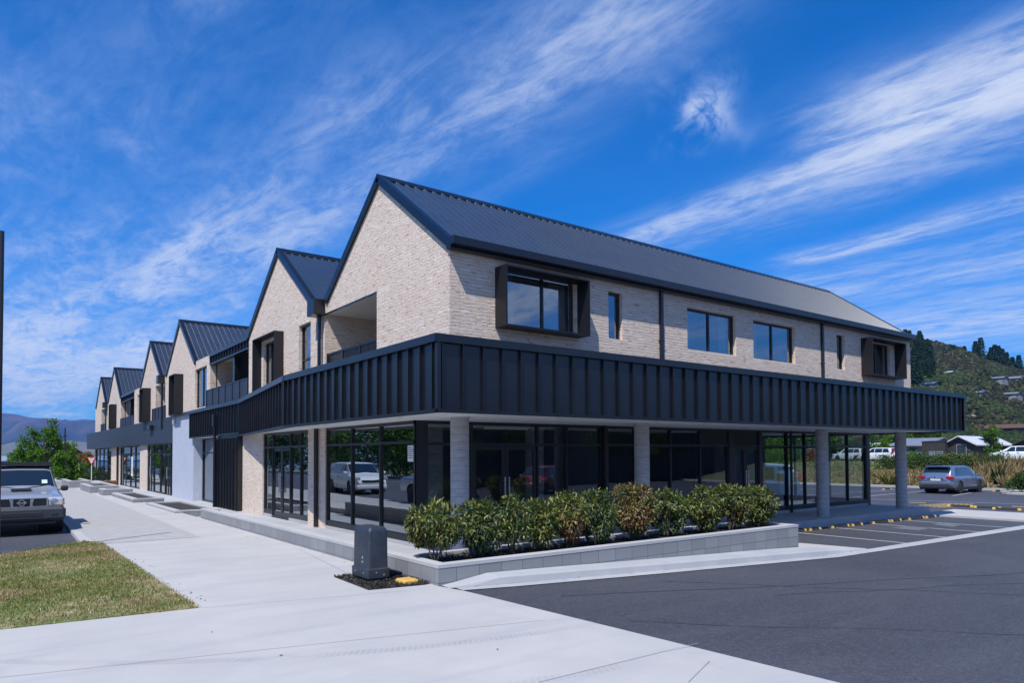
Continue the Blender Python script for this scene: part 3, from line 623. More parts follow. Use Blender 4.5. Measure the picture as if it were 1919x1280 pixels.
# ------------------------------------------------------------------ the building
XG, YW, YB, XB, YG = 7.373, 11.965, 10.083, 5.94, 13.405
ZS, ZT, XE = 2.605, 3.888, 27.3
B = empty('commercial_building', (XG, 15.0, PZ), 'long two-storey cream brick and charcoal steel building with six steep gables', 'building')
def part(mb, name, mt, parent=None, label=None): return mb.build(name, mt, parent or B, label=label)
M['roof'] = noisy('charcoal roof steel', (0.030, 0.035, 0.044), (0.035, 0.041, 0.051), 1.5, 0.30, spec=0.5)
bsdf(M['roof']).inputs['Sheen Weight'].default_value = 0.35; bsdf(M['roof']).inputs['Sheen Roughness'].default_value = 0.22; bsdf(M['roof']).inputs['Coat Weight'].default_value = 1.0; bsdf(M['roof']).inputs['Coat Roughness'].default_value = 0.07; bsdf(M['roof']).inputs['Coat IOR'].default_value = 1.5
def column_mat():
    m = noisy('board-marked concrete', (0.33, 0.345, 0.37), (0.42, 0.43, 0.455), 4, 0.8, 7, stretch=(1, 1, 2.5)); nt = m.node_tree; b = bsdf(m); old = b.inputs['Base Color'].links[0].from_socket
    sp = nd(nt, 'ShaderNodeSeparateXYZ'); nt.links.new(coords(m), sp.inputs[0]); w = noise(nt, coords(m), 0.7, 2, 0.5)
    f = mth(nt, 'FRACT', mth(nt, 'ADD', mth(nt, 'DIVIDE', sp.outputs[2], 0.155), mth(nt, 'MULTIPLY', mth(nt, 'ADD', sp.outputs[0], sp.outputs[1]), 0.8)))
    ln = mth(nt, 'LESS_THAN', f, 0.07); c = mixc(nt, mth(nt, 'MULTIPLY', ln, 0.6), old, (0.16, 0.17, 0.185)); nt.links.new(c, b.inputs['Base Color'])
    bump(m, mth(nt, 'MULTIPLY', ln, -1.0), 0.5, 0.01); return m
M['column'] = column_mat()

# --- upper street walls
ZB = 2.72
APX = 8.43; FOOT = 6.13; HW = 3.17
def gable_pts(yc, lo, hi, zb=ZB):
    pts = [(lo, zb), (hi, zb), (hi, FOOT)]
    if hi > yc+HW+.01: pts.append((yc+HW, FOOT))
    pts += [(yc, APX), (yc-HW, FOOT)]
    if lo < yc-HW-.01: pts.append((lo, FOOT))
    return pts
hole = rect
TH = 0.24
gab = [ # apex Y, wall from, to, holes
 (15.13, YW, 18.73, [rect(15.27, 18.51, 3.32, 5.78)]),
 (22.43, 18.732, 25.60, [rect(19.58, 20.55, 3.35, 5.74), rect(22.30, 23.95, 3.6, 5.66)]),
 (36.97, 31.10, 40.16, [rect(31.67, 33.82, 4.0, 5.76), rect(36.35, 37.35, 3.9, 5.7)]),
 (44.77, 40.162, 50.40, [rect(40.5, 43.16, 3.4, 5.79), rect(44.8, 45.75, 3.9, 5.7), rect(46.4, 49.2, 4.0, 5.72)]),
 (59.47, 56.10, 62.66, [rect(58.4, 59.0, 3.9, 5.6)]),
 (67.29, 62.662, 71.1, [rect(64.2, 66.9, 3.4, 5.78)]),
]
for k, (yc, lo, hi, hs) in enumerate(gab):
    g = MB(); g.holes(gable_pts(yc, lo, hi), hs, 'x', XG, TH)
    part(g, 'gable_wall', M['brick'])
# connecting low walls between the pairs
for lo, hi, y0, y1 in ((25.602, 31.098, 25.66, 31.08), (50.402, 56.098, 50.5, 56.0)):
    g = MB(); g.holes(rect(lo, hi, ZB, 3.95), [], 'x', XG, TH); part(g, 'low_wall', M['brick'])
# side wall towards the car park
g = MB(); sw = [(8.79, 10.78, 4.60, 5.84), (11.83, 12.30, 4.60, 5.765), (14.73, 16.84, 4.595, 5.735), (17.66, 19.82, 4.58, 5.73), (22.27, 22.78, 4.595, 5.765), (24.35, 25.95, 4.60, 5.72)]
g.holes(rect(XG+TH+.001, XE, ZB, FOOT), [rect(*w) for w in sw], 'y', YW, 0.22); part(g, 'side_wall', M['brick'])
g = MB(); g.holes([(YW, ZB), (18.3, ZB), (18.3, FOOT), (15.13, 8.43), (YW, FOOT)], [], 'x', XE+.001, 0.22); part(g, 'end_wall', M['brick'])
g = MB(); g.box(XG+4.2, XE, 18.05, 18.3, ZB, FOOT); part(g, 'rear_wall', M['brick'])
g = MB(); g.box(XG+TH+.002, XE-.01, YW+.222, 18.04, 5.95, 6.02); part(g, 'upper_ceiling', M['soffit'])
# upper floor partitions and slab
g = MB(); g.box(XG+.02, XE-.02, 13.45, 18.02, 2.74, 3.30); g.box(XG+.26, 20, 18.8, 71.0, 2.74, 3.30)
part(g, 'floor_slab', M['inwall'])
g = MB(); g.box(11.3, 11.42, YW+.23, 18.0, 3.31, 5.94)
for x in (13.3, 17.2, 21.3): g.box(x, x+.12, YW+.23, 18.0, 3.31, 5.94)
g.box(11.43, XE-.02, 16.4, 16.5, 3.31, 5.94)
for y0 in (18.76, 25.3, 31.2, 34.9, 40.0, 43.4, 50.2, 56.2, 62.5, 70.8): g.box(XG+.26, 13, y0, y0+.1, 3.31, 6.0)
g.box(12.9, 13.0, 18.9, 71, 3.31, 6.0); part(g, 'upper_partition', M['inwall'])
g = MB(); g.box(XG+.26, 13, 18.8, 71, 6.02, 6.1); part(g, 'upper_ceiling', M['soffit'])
# --- recessed balconies (brick cheek, soffit, floor, back)
def recess(y0, y1, zt, dep, brick_cheek=True, slider=True):
    x0, x1 = XG+TH, XG+dep
    for q in ((y1, y1+.1), (y0-.1, y0)): g = MB(); g.box(x0+.001, x1, *q, 3.31, zt); part(g, 'balcony_cheek', M['brick'])
    g = MB(); g.box(XG+.012, x1, y0+.002, y1-.002, zt-.018, zt+.05); part(g, 'balcony_soffit', M['soffit'])
    g = MB(); g.box(XG-.004, XG+.010, y0+.002, y1-.002, zt-.045, zt-.002); part(g, 'lintel_trim', M['dark'])
    g = MB(); g.holes(rect(y0-.1, y1+.1, 3.31, zt), [rect(y0+.5, y1-.4, 3.42, zt-.35)], 'x', x1, .1); part(g, 'balcony_back', M['brick'])
    w = window('x', x1+.02, y0+.5, y1-.4, 3.42, zt-.35, [.5])
def window(plane, c, a0, a1, b0, b1, splits=(), tr=(), fw=0.055, dep=0.07, glass=None, name='window', parent=None, mt=None):
    """a framed window: frame with its panes cut out, and panes as children"""
    xs_ = [a0]+[a0+(a1-a0)*s for s in splits]+[a1]; zs_ = [b0]+[b0+(b1-b0)*s for s in tr]+[b1]
    hs = []
    for i in range(len(xs_)-1):
        for j in range(len(zs_)-1):
            hs.append(rect(xs_[i]+(fw if i == 0 else fw*.5), xs_[i+1]-(fw if i == len(xs_)-2 else fw*.5), zs_[j]+(fw if j == 0 else fw*.5), zs_[j+1]-(fw if j == len(zs_)-2 else fw*.5)))
    g = MB(); g.holes(rect(a0, a1, b0, b1), hs, plane, c, dep); fr = part(g, name, mt or M['alu'], parent)
    for h in hs:
        g = MB(); (ya, za), (yb, zb) = h[0], h[2]; t = c+dep*.5
        if plane == 'x': g.add([(t, ya-.01, za-.01), (t, yb+.01, za-.01), (t, yb+.01, zb+.01), (t, ya-.01, zb+.01)], [(3, 2, 1, 0)])
        else: g.add([(ya-.01, t, za-.01), (yb+.01, t, za-.01), (yb+.01, t, zb+.01), (ya-.01, t, zb+.01)], [(0, 1, 2, 3)])
        g.build('pane', glass or M['glassup'], fr)
    return fr
recess(15.27, 18.51, 5.78, 4.0); recess(40.5, 43.16, 5.79, 2.6); recess(64.2, 66.9, 5.78, 2.6)
# --- windows
window('x', XG+.10, 19.58, 20.55, 3.35, 5.74, [], [.565])
window('x', XG+.10, 22.30, 23.95, 3.6, 5.66, [.5])
window('x', XG+.10, 31.67, 33.82, 4.0, 5.76, [.5]); window('x', XG+.12, 36.35, 37.35, 3.9, 5.7); window('x', XG+.12, 44.8, 45.75, 3.9, 5.7)
window('x', XG+.10, 46.4, 49.2, 4.0, 5.72, [.5]); window('x', XG+.12, 58.4, 59.0, 3.9, 5.6)
window('y', YW+.10, 8.79, 10.78, 4.60, 5.84, [.545]); window('y', YW+.10, 11.83, 12.30, 4.60, 5.765); window('y', YW+.10, 14.73, 16.84, 4.595, 5.735, [.485])
window('y', YW+.10, 17.66, 19.82, 4.58, 5.73, [.50]); window('y', YW+.10, 22.27, 22.78, 4.595, 5.765); window('y', YW+.10, 24.35, 25.95, 4.60, 5.72, [.45])
M['sill'] = noisy('pale sill brick', (0.66, 0.58, 0.50), (0.60, 0.50, 0.42), 8, 0.8)
g = MB()
for a0, a1, b0 in ((11.83, 12.30, 4.60), (14.73, 16.84, 4.595), (17.66, 19.82, 4.58), (22.27, 22.78, 4.595)): g = MB(); g.box(a0+.002, a1-.002, YW+.012, YW+.098, b0-.001, b0+.028); part(g, 'window_sill', M['sill'])
for a0, a1 in ((8.86, 9.25), (10.2, 10.72), (15.0, 15.2), (16.45, 16.76), (18.1, 18.3), (24.9, 25.1)):      # curtains gathered behind the glass
    g = MB(); n = max(4, int((a1-a0)/.035)); z0, z1 = 4.5, 5.85
    pr = [[(a0+(a1-a0)*i/n, YW+.33+(.025 if i % 2 else -.025), z) for i in range(n+1)] for z in (z0, z1)]
    g.rings(pr, close=False, cap0=False, cap1=False); part(g, 'curtain', M['curtain'])
# --- steel window surrounds standing off the wall
def hood(plane, c, a0, a1, b0, b1, p, t=.035):
    g = MB(); g.holes(rect(a0, a1, b0, b1), [rect(a0+t, a1-t, b0+t, b1-t)], plane, c-p, p-.002); return part(g, 'window_hood', M['hood'])
hood('x', XG, 21.89, 24.18, 3.70, 5.78, .30); hood('x', XG, 36.18, 37.5, 3.85, 5.80, .40); hood('x', XG, 44.64, 45.9, 3.85, 5.80, .41); hood('x', XG, 58.19, 59.15, 3.9, 5.7, .40)
hood('y', YW, 8.50, 10.86, 4.52, 5.80, .40); hood('y', YW, 23.86, 26.32, 4.50, 5.78, .40)
# --- roofs
def roof(yc, x0, x1, lo_ext=0.16, hi_ext=0.10, front=-0.07):
    sl_ = (APX-FOOT)/HW; root = None
    for sgn, ext in ((-1, lo_ext), (1, hi_ext)):
        g = MB(); d = HW+ext; zt = APX+.075
        n = Vector((0, sgn*sl_, 1)).normalized(); ya, za = yc, zt; yb, zb = yc+sgn*d, zt-sl_*d
        def P(x, s, h): return (x, ya+(yb-ya)*s+n.y*h, za+(zb-za)*s+n.z*h)
        xs_ = [x0+front+.12]; hs_ = [0.0]; x = x0+front+.16
        while x < x1-.1:
            xs_ += [x, x+.022, x+.058, x+.08]; hs_ += [0, .032, .032, 0]; x += .252
        xs_.append(x1); hs_.append(0)
        r0 = [P(a, 0, h) for a, h in zip(xs_, hs_)]; r1 = [P(a, 1, h) for a, h in zip(xs_, hs_)]
        nn = len(xs_); fs = [(i, i+1, nn+i+1, nn+i) if sgn < 0 else (nn+i, nn+i+1, i+1, i) for i in range(nn-1)]
        fs = [tuple(reversed(f)) for f in fs]
        g.add(r0+r1, fs)
        u0 = [P(x0+front+.1, 0, -.05), P(x1, 0, -.05), P(x1, 1, -.05), P(x0+front+.1, 1, -.05)]; g.add(u0, [(0, 1, 2, 3)])
        o = part(g, 'roof', M['roof']); root = root or o
        # barge flashing along the rake
        g = MB(); e = P(0, 0, 0)
        for xx0, xx1 in ((x0+front, x0+front+.14), (x1-.12, x1+.06)):
            q = []
            for s in (0, 1):
                for h in (.05, -.13):
                    yy, zz = P(0, s, h)[1:]; q.append((yy, zz))
            a, b, c_, d_ = q[0], q[1], q[2], q[3]
            if sgn < 0: pass
            vs = [(xx0, *a), (xx0, *b), (xx0, *d_), (xx0, *c_), (xx1, *a), (xx1, *b), (xx1, *d_), (xx1, *c_)]
            g.add(vs, [(0, 1, 2, 3), (7, 6, 5, 4), (4, 5, 1, 0), (5, 6, 2, 1), (6, 7, 3, 2), (7, 4, 0, 3)])
            g.build('barge_flashing', M['dark'], o); g = MB()
    g = MB(); zt = APX+.075
    for sgn in (-1, 1):
        s1 = .17; g.add([(x0+front-.003, yc, zt+.068), (x1+.06, yc, zt+.068), (x1+.06, yc+sgn*s1, zt+.05-sl_*s1), (x0+front-.003, yc+sgn*s1, zt+.05-sl_*s1), (x1+.06, yc+sgn*s1, zt+.02-sl_*s1), (x0+front-.003, yc+sgn*s1, zt+.02-sl_*s1)], [(0, 1, 2, 3), (3, 2, 4, 5)])
    g.build('ridge_cap', M['dark'], root)
roof(15.13, XG, XE+.22); roof(22.43, XG, 20.5); roof(36.97, XG, 20.5); roof(44.77, XG, 20.5); roof(59.47, XG, 20.5); roof(67.29, XG, 20.5)
g = MB(); g.box(7.5, 20, 25.7, 33.9, 6.0, 6.08); g.box(7.5, 20, 40.1, 41.7, 5.9, 6.1); g.box(7.5, 20, 47.8, 56.4, 6.0, 6.08); part(g, 'flat_roof', M['roof'])
# gutter along the car-park eave
g = MB(); g.cbox(7.27, XE+.06, 11.655, 11.80, 6.035, 6.205, .01); g.box(7.30, XE+.05, 11.80, YW-.003, 5.985, 6.10); gut = part(g, 'gutter', M['dark'])
g = MB(); g.add([(7.31, 11.80, 6.20), (XE+.05, 11.80, 6.20), (XE+.05, 11.80, 6.12), (7.31, 11.80, 6.12)], [(0, 1, 2, 3)]); g.build('gutter_lining', M['blackrub'], gut)
for x in (13.66, 21.32): 
    g = MB(); g.box(x-.045, x+.045, YW-.085, YW-.012, 3.31, 6.03); d = part(g, 'downpipe', M['dark'])
    g = MB(); g.box(x-.07, x+.07, YW-.09, YW-.006, 4.72, 4.75); g.build('pipe_bracket', M['alu'], d)
# rainheads in the valleys, with pipes
for y in (18.72, 40.85, 63.3):
    g = MB(); g.cbox(XG-.34, XG-.03, y-.27, y+.26, 5.72, 6.16, .012); g.box(XG-.03, XG+.6, y-.2, y+.2, 6.0, 6.2); r_ = part(g, 'rainhead', M['dark'])
    g = MB(); g.tube([(XG-.11, y-.08, 5.74), (XG-.11, y-.08, 3.3)], .05, 12); g.build('downpipe', M['dark'], r_)
g = MB(); g.tube([(XG-.07, 18.96, 2.62), (XG-.07, 18.96, PZ+.02)], .06, 12); g.box(XG-.02, XG+.1, 19.05, 19.2, 1, 1.05); part(g, 'downpipe', M['dark'])
for y in (56.95,): g = MB(); g.tube([(XG-.07, y, 2.62), (XG-.07, y, PZ-.1)], .07, 10); part(g, 'downpipe', M['dark'])
# --- standing-seam cladding
def clad(path, z0, z1, first, step, name, label=None, cap=True, seamd=.055, zin=None, out=1):
    """vertical standing-seam cladding along a path of (x,y); outward is to the right of travel"""
    g = MB(); base = MB(); caps = MB(); dist = first
    for (xa, ya), (xb, yb) in zip(path[:-1], path[1:]):
        a = Vector((xa, ya, 0)); b = Vector((xb, yb, 0)); L = (b-a).length; d = (b-a)/L; n = Vector((d.y, -d.x, 0))*out
        def quadbox(mb, s0, s1, o0, o1, za, zb):
            p = [a+d*s0+n*o0, a+d*s1+n*o0, a+d*s1+n*o1, a+d*s0+n*o1]
            vs = [(q.x, q.y, za) for q in p]+[(q.x, q.y, zb) for q in p]
            fs = [(0, 1, 2, 3), (7, 6, 5, 4), (4, 5, 1, 0), (5, 6, 2, 1), (6, 7, 3, 2), (7, 4, 0, 3)]
            if out < 0: fs = [tuple(reversed(f)) for f in fs]
            mb.add(vs, fs)
        quadbox(g, 0, L, -.16, 0, z0, z1-.012)
        s = dist
        while s < L-.06:
            quadbox(g, s-.010, s+.010, 0.0, seamd, z0+.045, z1-.13); s += step
        dist = s-L
        if cap: quadbox(caps, -.07, L+.07, -.26, seamd+.025, z1-.14, z1)
        quadbox(caps, -.02, L+.02, -.02, seamd+.012, z0-.012, z0+.045)
        quadbox(caps, L-.035, L+.035, -.02, seamd+.012, z0+.045, z1-.14)
    o = part(g, name, M['dark'], None, label); caps.build('cap_flashing', M['dark'], o); return o
s_ = .075
pA = (XB+s_, YB+s_); kink1 = (XB+s_+.01, 17.73); kink2 = (7.20, 25.95)
clad([(27.4-s_, YB+s_), pA], ZS-.035, ZT, .30, .4187, 'cladding_band', out=-1)
clad([pA, kink1], ZS-.035, ZT, .10, .4205, 'cladding_band', out=-1)
clad([kink1, kink2], ZS-.035, ZT, .26, .4205, 'cladding_band', out=-1)
clad([kink2, (7.20, 33.75)], 2.66, ZT, .25, .40, 'cladding_band', out=-1)
clad([(7.20, 26.30), (7.20, 29.07)], PZ-.12, 2.655, .10, .40, 'cladding_panel', cap=False, out=-1)
clad([(27.4-s_, 13.3), (27.4-s_, YB+s_)], ZS-.035, ZT, .30, .4187, 'cladding_band', out=-1)
clad([(XG+.04, 25.63), (XG+.04, 31.09)], 5.70, 6.17, .2, .40, 'balcony_fascia', out=-1); clad([(XG+.04, 50.45), (XG+.04, 56.08)], 5.66, 6.15, .2, .45, 'balcony_fascia', out=-1)
g = MB(); g.box(XG-.02, XG+.6, 26.30, 26.36, PZ-.12, ZS); g.box(7.36, 7.6, 26.36, 29.07, PZ-.12, 3.8); part(g, 'cladding_return', M['darkflat'])
g = MB(); g.cbox(7.02, 7.17, 29.08, 29.24, 3.05, 3.50, .01); g.tube([(7.10, 29.17, 3.06), (7.10, 29.17, PZ-.1)], .05, 12); part(g, 'downpipe', M['dark'])
# far plain band over the second row of shops
g = MB(); fb = [(7.33, 38.14), (7.20, 47.0), (6.83, 71.95)]
for (xa, ya), (xb, yb) in zip(fb[:-1], fb[1:]):
    g.add([(xa, ya, 2.55), (xb, yb, 2.55), (xb, yb, 3.88), (xa, ya, 3.88), (XG+.2, ya, 2.55), (XG+.2, yb, 2.55), (XG+.2, yb, 3.88), (XG+.2, ya, 3.88)], [(3, 2, 1, 0), (0, 1, 5, 4), (7, 6, 2, 3), (4, 5, 6, 7), (0, 4, 7, 3), (1, 2, 6, 5)])
b2 = part(g, 'plain_band', M['darkflat'])
g = MB(); g.box(7.05, 7.24, 43.0, 43.9, 3.35, 3.6); g.build('vent_grille', M['dark'], b2)
# --- canopy soffit, roof membrane
g = MB(); g.holes([(XB+.09, YB+.09), (27.31, YB+.09), (27.31, 18.3), (7.42, 18.3), (7.42, 26.25), (7.24, 25.9), (XB+.10, 17.73)], [], 'z', ZS, .09)
sf = part(g, 'canopy_soffit', M['soffit'])
g = MB()
for p in ((6.9, 10.6), (6.6, 12.6), (9.4, 11.0), (14.2, 11.0), (19.0, 11.0)): g = MB(); g.cyl((p[0], p[1], ZS+.004), (p[0], p[1], ZS-.006), .035, n=14); g.build('downlight', M['steel'], sf)
g = MB(); g.holes([(XB+.2, YB+.2), (27.2, YB+.2), (27.2, YW), (XG, YW), (XG, 25.8), (XB+.2, 17.7)], [], 'z', 3.22, .06); part(g, 'canopy_roof', M['roof'])
# --- columns
for x, y in ((7.58, 11.92), (12.90, 11.93), (21.20, 11.93), (26.45, 11.90)):
    g = MB(); g.smooth = True; g.cyl((x, y, PZ-.02), (x, y, ZS+.005), .188, n=40, cap=False); part(g, 'column', M['column'])
# --- ground floor, street side
def pier(y0, y1, x=XG): g = MB(); g.box(x, x+.3, y0, y1, PZ-.2, ZS-.001); return part(g, 'brick_pier', M['brick'])
pier(23.95, 26.29); pier(18.47, 19.76, XG+.002)
def shopfront(plane, c, a0, a1, cuts, doors=(), z0=PZ+.19, ztr=2.13, sill=True, zt=ZS-.004, glass=None, fw=.05):
    """aluminium shopfront: cuts are mullion positions, doors are (i) bay indexes reaching the floor"""
    ed = [a0]+list(cuts)+[a1]; hs = []; out = []
    for i in range(len(ed)-1):
        l = ed[i]+(fw if i == 0 else fw*.5); r = ed[i+1]-(fw if i == len(ed)-2 else fw*.5)
        hs.append(rect(l, r, ztr+.03, zt-.07)); out.append(hs[-1])
        if i in doors: hs.append(rect(l, r, z0-.12, ztr-.03))
        else: hs.append(rect(l, r, z0+.05, ztr-.03)); out.append(hs[-1])
    ol = [(a0, z0-.05 if 0 not in doors else z0-.15)]
    ol = rect(a0, a1, z0-.16, zt)
    g = MB(); g.holes(ol, hs, plane, c, .12); fr = part(g, 'shopfront', M['alu'])
    for h in out:
        g = MB(); (ya, za), (yb, zb) = h[0], h[2]; t = c+.05
        if plane == 'x': g.add([(t, ya-.01, za-.01), (t, yb+.01, za-.01), (t, yb+.01, zb+.01), (t, ya-.01, zb+.01)], [(3, 2, 1, 0)])
        else: g.add([(ya-.01, t, za-.01), (yb+.01, t, za-.01), (yb+.01, t, zb+.01), (ya-.01, t, zb+.01)], [(0, 1, 2, 3)])
        g.build('pane', glass or M['glass'], fr)
    if sill:
        for i in range(len(ed)-1):
            if i in doors: continue
            g = MB()
            if plane == 'x': g.box(c-.03, c+.2, ed[i], ed[i+1], PZ-.3, PZ+.09)
            else: g.box(ed[i], ed[i+1], c-.03, c+.2, PZ-.3, PZ+.09)
            g.build('plinth', M['kerb'], fr)
    for i in doors:
        l, r = ed[i]+fw*.6, ed[i+1]-fw*.6; n = 2 if r-l > 1.2 else 1; w_ = (r-l)/n
        for k in range(n):
            la, lb = l+k*w_+.006, l+(k+1)*w_-.006; st = .085
            g = MB(); g.holes(rect(la, lb, z0-.175, ztr-.035), [rect(la+st, lb-st, z0+.02, ztr-.13)], plane, c+.03, .05); dr = part(g, 'door', M['alu'])
            g = MB(); t = c+.055
            if plane == 'x': g.add([(t, la+st-.01, z0), (t, lb-st+.01, z0), (t, lb-st+.01, ztr-.12), (t, la+st-.01, ztr-.12)], [(3, 2, 1, 0)])
            else: g.add([(la+st-.01, t, z0), (lb-st+.01, t, z0), (lb-st+.01, t, ztr-.12), (la+st-.01, t, ztr-.12)], [(0, 1, 2, 3)])
            g.build('pane', glass or M['glass'], dr)
            hy = (lb-.055 if k == 0 else la+.055) if n == 2 else la+.07; g = MB(); o_ = c-.035
            zz0, zz1 = PZ+.85, PZ+1.45
            pts_ = [(o_+.07, hy, zz0+.06), (o_, hy, zz0+.06), (o_, hy, zz1-.06), (o_+.07, hy, zz1-.06)] if plane == 'x' else [(hy, o_+.07, zz0+.06), (hy, o_, zz0+.06), (hy, o_, zz1-.06), (hy, o_+.07, zz1-.06)]
            g.tube([pts_[0], pts_[1]], .012, 8); g.tube([pts_[3], pts_[2]], .012, 8)
            e0, e1 = Vector(pts_[1]), Vector(pts_[2]); g.tube([e0-Vector((0, 0, .08)), e1+Vector((0, 0, .08))], .016, 8); g.build('handle', M['steel'], dr)
    return fr
shopfront('x', XG+.03, 13.405, 18.46, [15.18, 16.81], glass=M['glass_street'])
shopfront('x', XG+.04, 19.77, 23.94, [20.50, 21.40, 23.08], doors=(2,), glass=M['glass_street'])
shopfront('y', YG, XG+.28, 13.0, [8.86, 10.80, 11.75], doors=(1,), ztr=2.09)
shopfront('y', YG, 13.16, 18.40, [14.25, 15.71, 17.05], ztr=2.09)
shopfront('y', YG, 18.62, 20.0, [], doors=(0,), ztr=2.09)
shopfront('y', YG, 20.16, 27.0, [21.65, 22.75, 23.95, 25.63], ztr=2.09)
shopfront('x', 27.12, 13.6, 18.0, [15.0, 16.5], ztr=2.09)
for q in ((XG+.03, XG+.277, YG-.003, YG+.12), (13.0, 13.157, YG-.02, YG+.14), (18.402, 18.617, YG-.02, YG+.13), (20.002, 20.157, YG-.02, YG+.13), (27.002, 27.24, YG-.01, YG+.19)):
    g = MB(); g.box(*q, PZ, ZS-.003); part(g, 'mullion_post', M['alu'])
g = MB(); g.box(17.08, 19.95, YG+.02, YG+.035, 2.13, ZS-.06); part(g, 'black_spandrel', M['hood'])
for x in (13.02, 21.72): g = MB(); g.tube([(x, YG-.08, PZ), (x, YG-.08, ZS)], .042, 10); part(g, 'downpipe', M['hood'])
# entrance recess
shopfront('x', XG+.30, 29.35, 33.62, [30.35, 31.65], doors=(1,), z0=PZ+.03, ztr=2.0, zt=2.655, sill=False, glass=M['glass_street'])
g = MB(); g.box(7.30, XG+.5, 33.655, 38.135, -.42, 3.79); part(g, 'rendered_wall', M['render'])
g = MB(); g.box(7.245, 7.298, 37.35, 38.0, 3.45, 3.78); part(g, 'wall_vent', M['kerb'])
g = MB(); g.box(7.19, 7.9, 29.08, 33.65, 2.656, 2.70); part(g, 'entry_soffit', M['soffit'])
g = MB(); g.box(7.18, 7.42, 33.70, 38.2, 3.79, 3.90); part(g, 'cap_flashing', M['dark'])
# far shops
shopfront('x', XG+.05, 38.16, 45.70, [39.3, 40.7, 42.0, 43.9], doors=(1, 4), z0=PZ+.03, ztr=2.0, zt=2.55, sill=False, glass=M['glass_street'])
pier(45.70, 48.12, XG+.01); shopfront('x', XG+.05, 48.12, 56.35, [50.2, 52.1], doors=(2,), z0=PZ+.03, ztr=2.05, zt=2.55, sill=False, glass=M['glass_street'])
pier(56.35, 60.9, XG+.01); shopfront('x', XG+.05, 60.9, 70.9, [63.3, 65.8, 68.4], z0=PZ+.03, ztr=2.05, zt=2.55, sill=False, glass=M['glass_street'])
g = MB(); g.box(XG, XG+.4, 70.9, 71.1, -.4, 2.55); g.box(XG+.3, 20, 70.9, 71.1, -.4, 6.1); part(g, 'end_wall', M['brick'])
# posters and notices on the glass
def notice(plane, c, a0, a1, b0, b1, nlines=6, seed=1):
    g = MB(); g.holes(rect(a0, a1, b0, b1), [], plane, c, .004); n = part(g, 'notice', M['paper']); t = MB(); r = random.Random(seed); hgt = (b1-b0)/(nlines+2)
    for i in range(nlines):
        z = b1-hgt*(i+1.2); w = (a1-a0)*r.uniform(.45, .8)
        a = a0+(a1-a0)*.1
        if plane == 'x': t.box(c-.003, c-.001, a1-(a1-a0)*.1-w, a1-(a1-a0)*.1, z, z+hgt*.32)
        else: t.box(a, a+w, c-.003, c-.001, z, z+hgt*.32)
    t.build('printed_lines', M['darkflat'], n); return n
notice('x', XG+.066, 13.52, 13.85, 1.70, 2.06); notice('x', XG+.066+.02, 51.3, 52.0, .6, 1.85, 9, 4)
# --- interior of the ground floor
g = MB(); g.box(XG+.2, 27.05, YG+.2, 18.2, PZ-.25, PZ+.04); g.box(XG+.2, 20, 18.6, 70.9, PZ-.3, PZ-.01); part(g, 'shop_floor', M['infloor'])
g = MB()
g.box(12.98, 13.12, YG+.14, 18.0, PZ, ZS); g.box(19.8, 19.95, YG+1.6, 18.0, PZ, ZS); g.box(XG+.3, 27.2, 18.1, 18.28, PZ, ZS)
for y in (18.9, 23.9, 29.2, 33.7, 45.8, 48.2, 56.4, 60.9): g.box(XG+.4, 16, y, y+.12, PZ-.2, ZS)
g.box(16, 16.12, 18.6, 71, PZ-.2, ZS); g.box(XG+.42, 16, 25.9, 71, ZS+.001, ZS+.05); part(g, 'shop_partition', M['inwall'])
g = MB(); g.box(8.9, 9.4, 15.6, 15.9, PZ, ZS-.02); part(g, 'inner_column', M['column']); g = MB(); g.box(11.8, 12.2, 14.9, 15.2, PZ, ZS-.02); part(g, 'inner_column', M['column'])
g = MB(); g.box(10.2, 11.4, 14.6, 14.9, 2.50, 2.56); part(g, 'ceiling_panel', M['paper'])
M['blind'] = mat('fabric blind slats', (0.30, 0.34, 0.35), 0.8)
for x0, x1 in ((13.75, 15.65), (15.78, 17.0), (17.1, 18.3)):
    g = MB(); x = x0
    while x < x1: g.add([(x, YG+.28, PZ+.08), (x+.055, YG+.33, PZ+.08), (x+.055, YG+.33, 2.45), (x, YG+.28, 2.45)], [(0, 1, 2, 3)]); x += .088
    part(g, 'vertical_blind', M['blind'])
# --- balcony railings
def railing(y0, y1, z0, z1, bars=True, x=XG-.0):
    g = MB(); g.box(x, x+.05, y0, y1, z1-.05, z1); g.box(x, x+.04, y0, y1, z0, z0+.04)
    n = int((y1-y0)/(.07)); 
    if bars:
        for i in range(n+1): y = y0+(y1-y0)*i/n; g.box(x+.012, x+.028, y-.013, y+.013, z0, z1-.04)
    r_ = part(g, 'railing', M['alu'])
    g = MB(); m_ = max(2, round((y1-y0)/1.05))
    for i in range(m_+1): y = y0+.02+(y1-y0-.04)*i/m_; g = MB(); g.box(x-.012, x+.04, y-.02, y+.02, z0-.1, z1+.004); g.build('post', M['dark'], r_)
    if not bars: g = MB(); g.box(x+.015, x+.03, y0, y1, z0+.03, z1-.03); g.build('infill_panel', M['darkflat'], r_)
railing(15.28, 18.50, 3.7, 4.66, True, XG+.06)
for a in ((25.62, 31.6), (40.3, 44.0), (50.42, 56.08), (64.2, 66.9)): railing(a[0], a[1], 3.72, 4.66 if a[0] < 30 else 4.55, False, XG-.04)
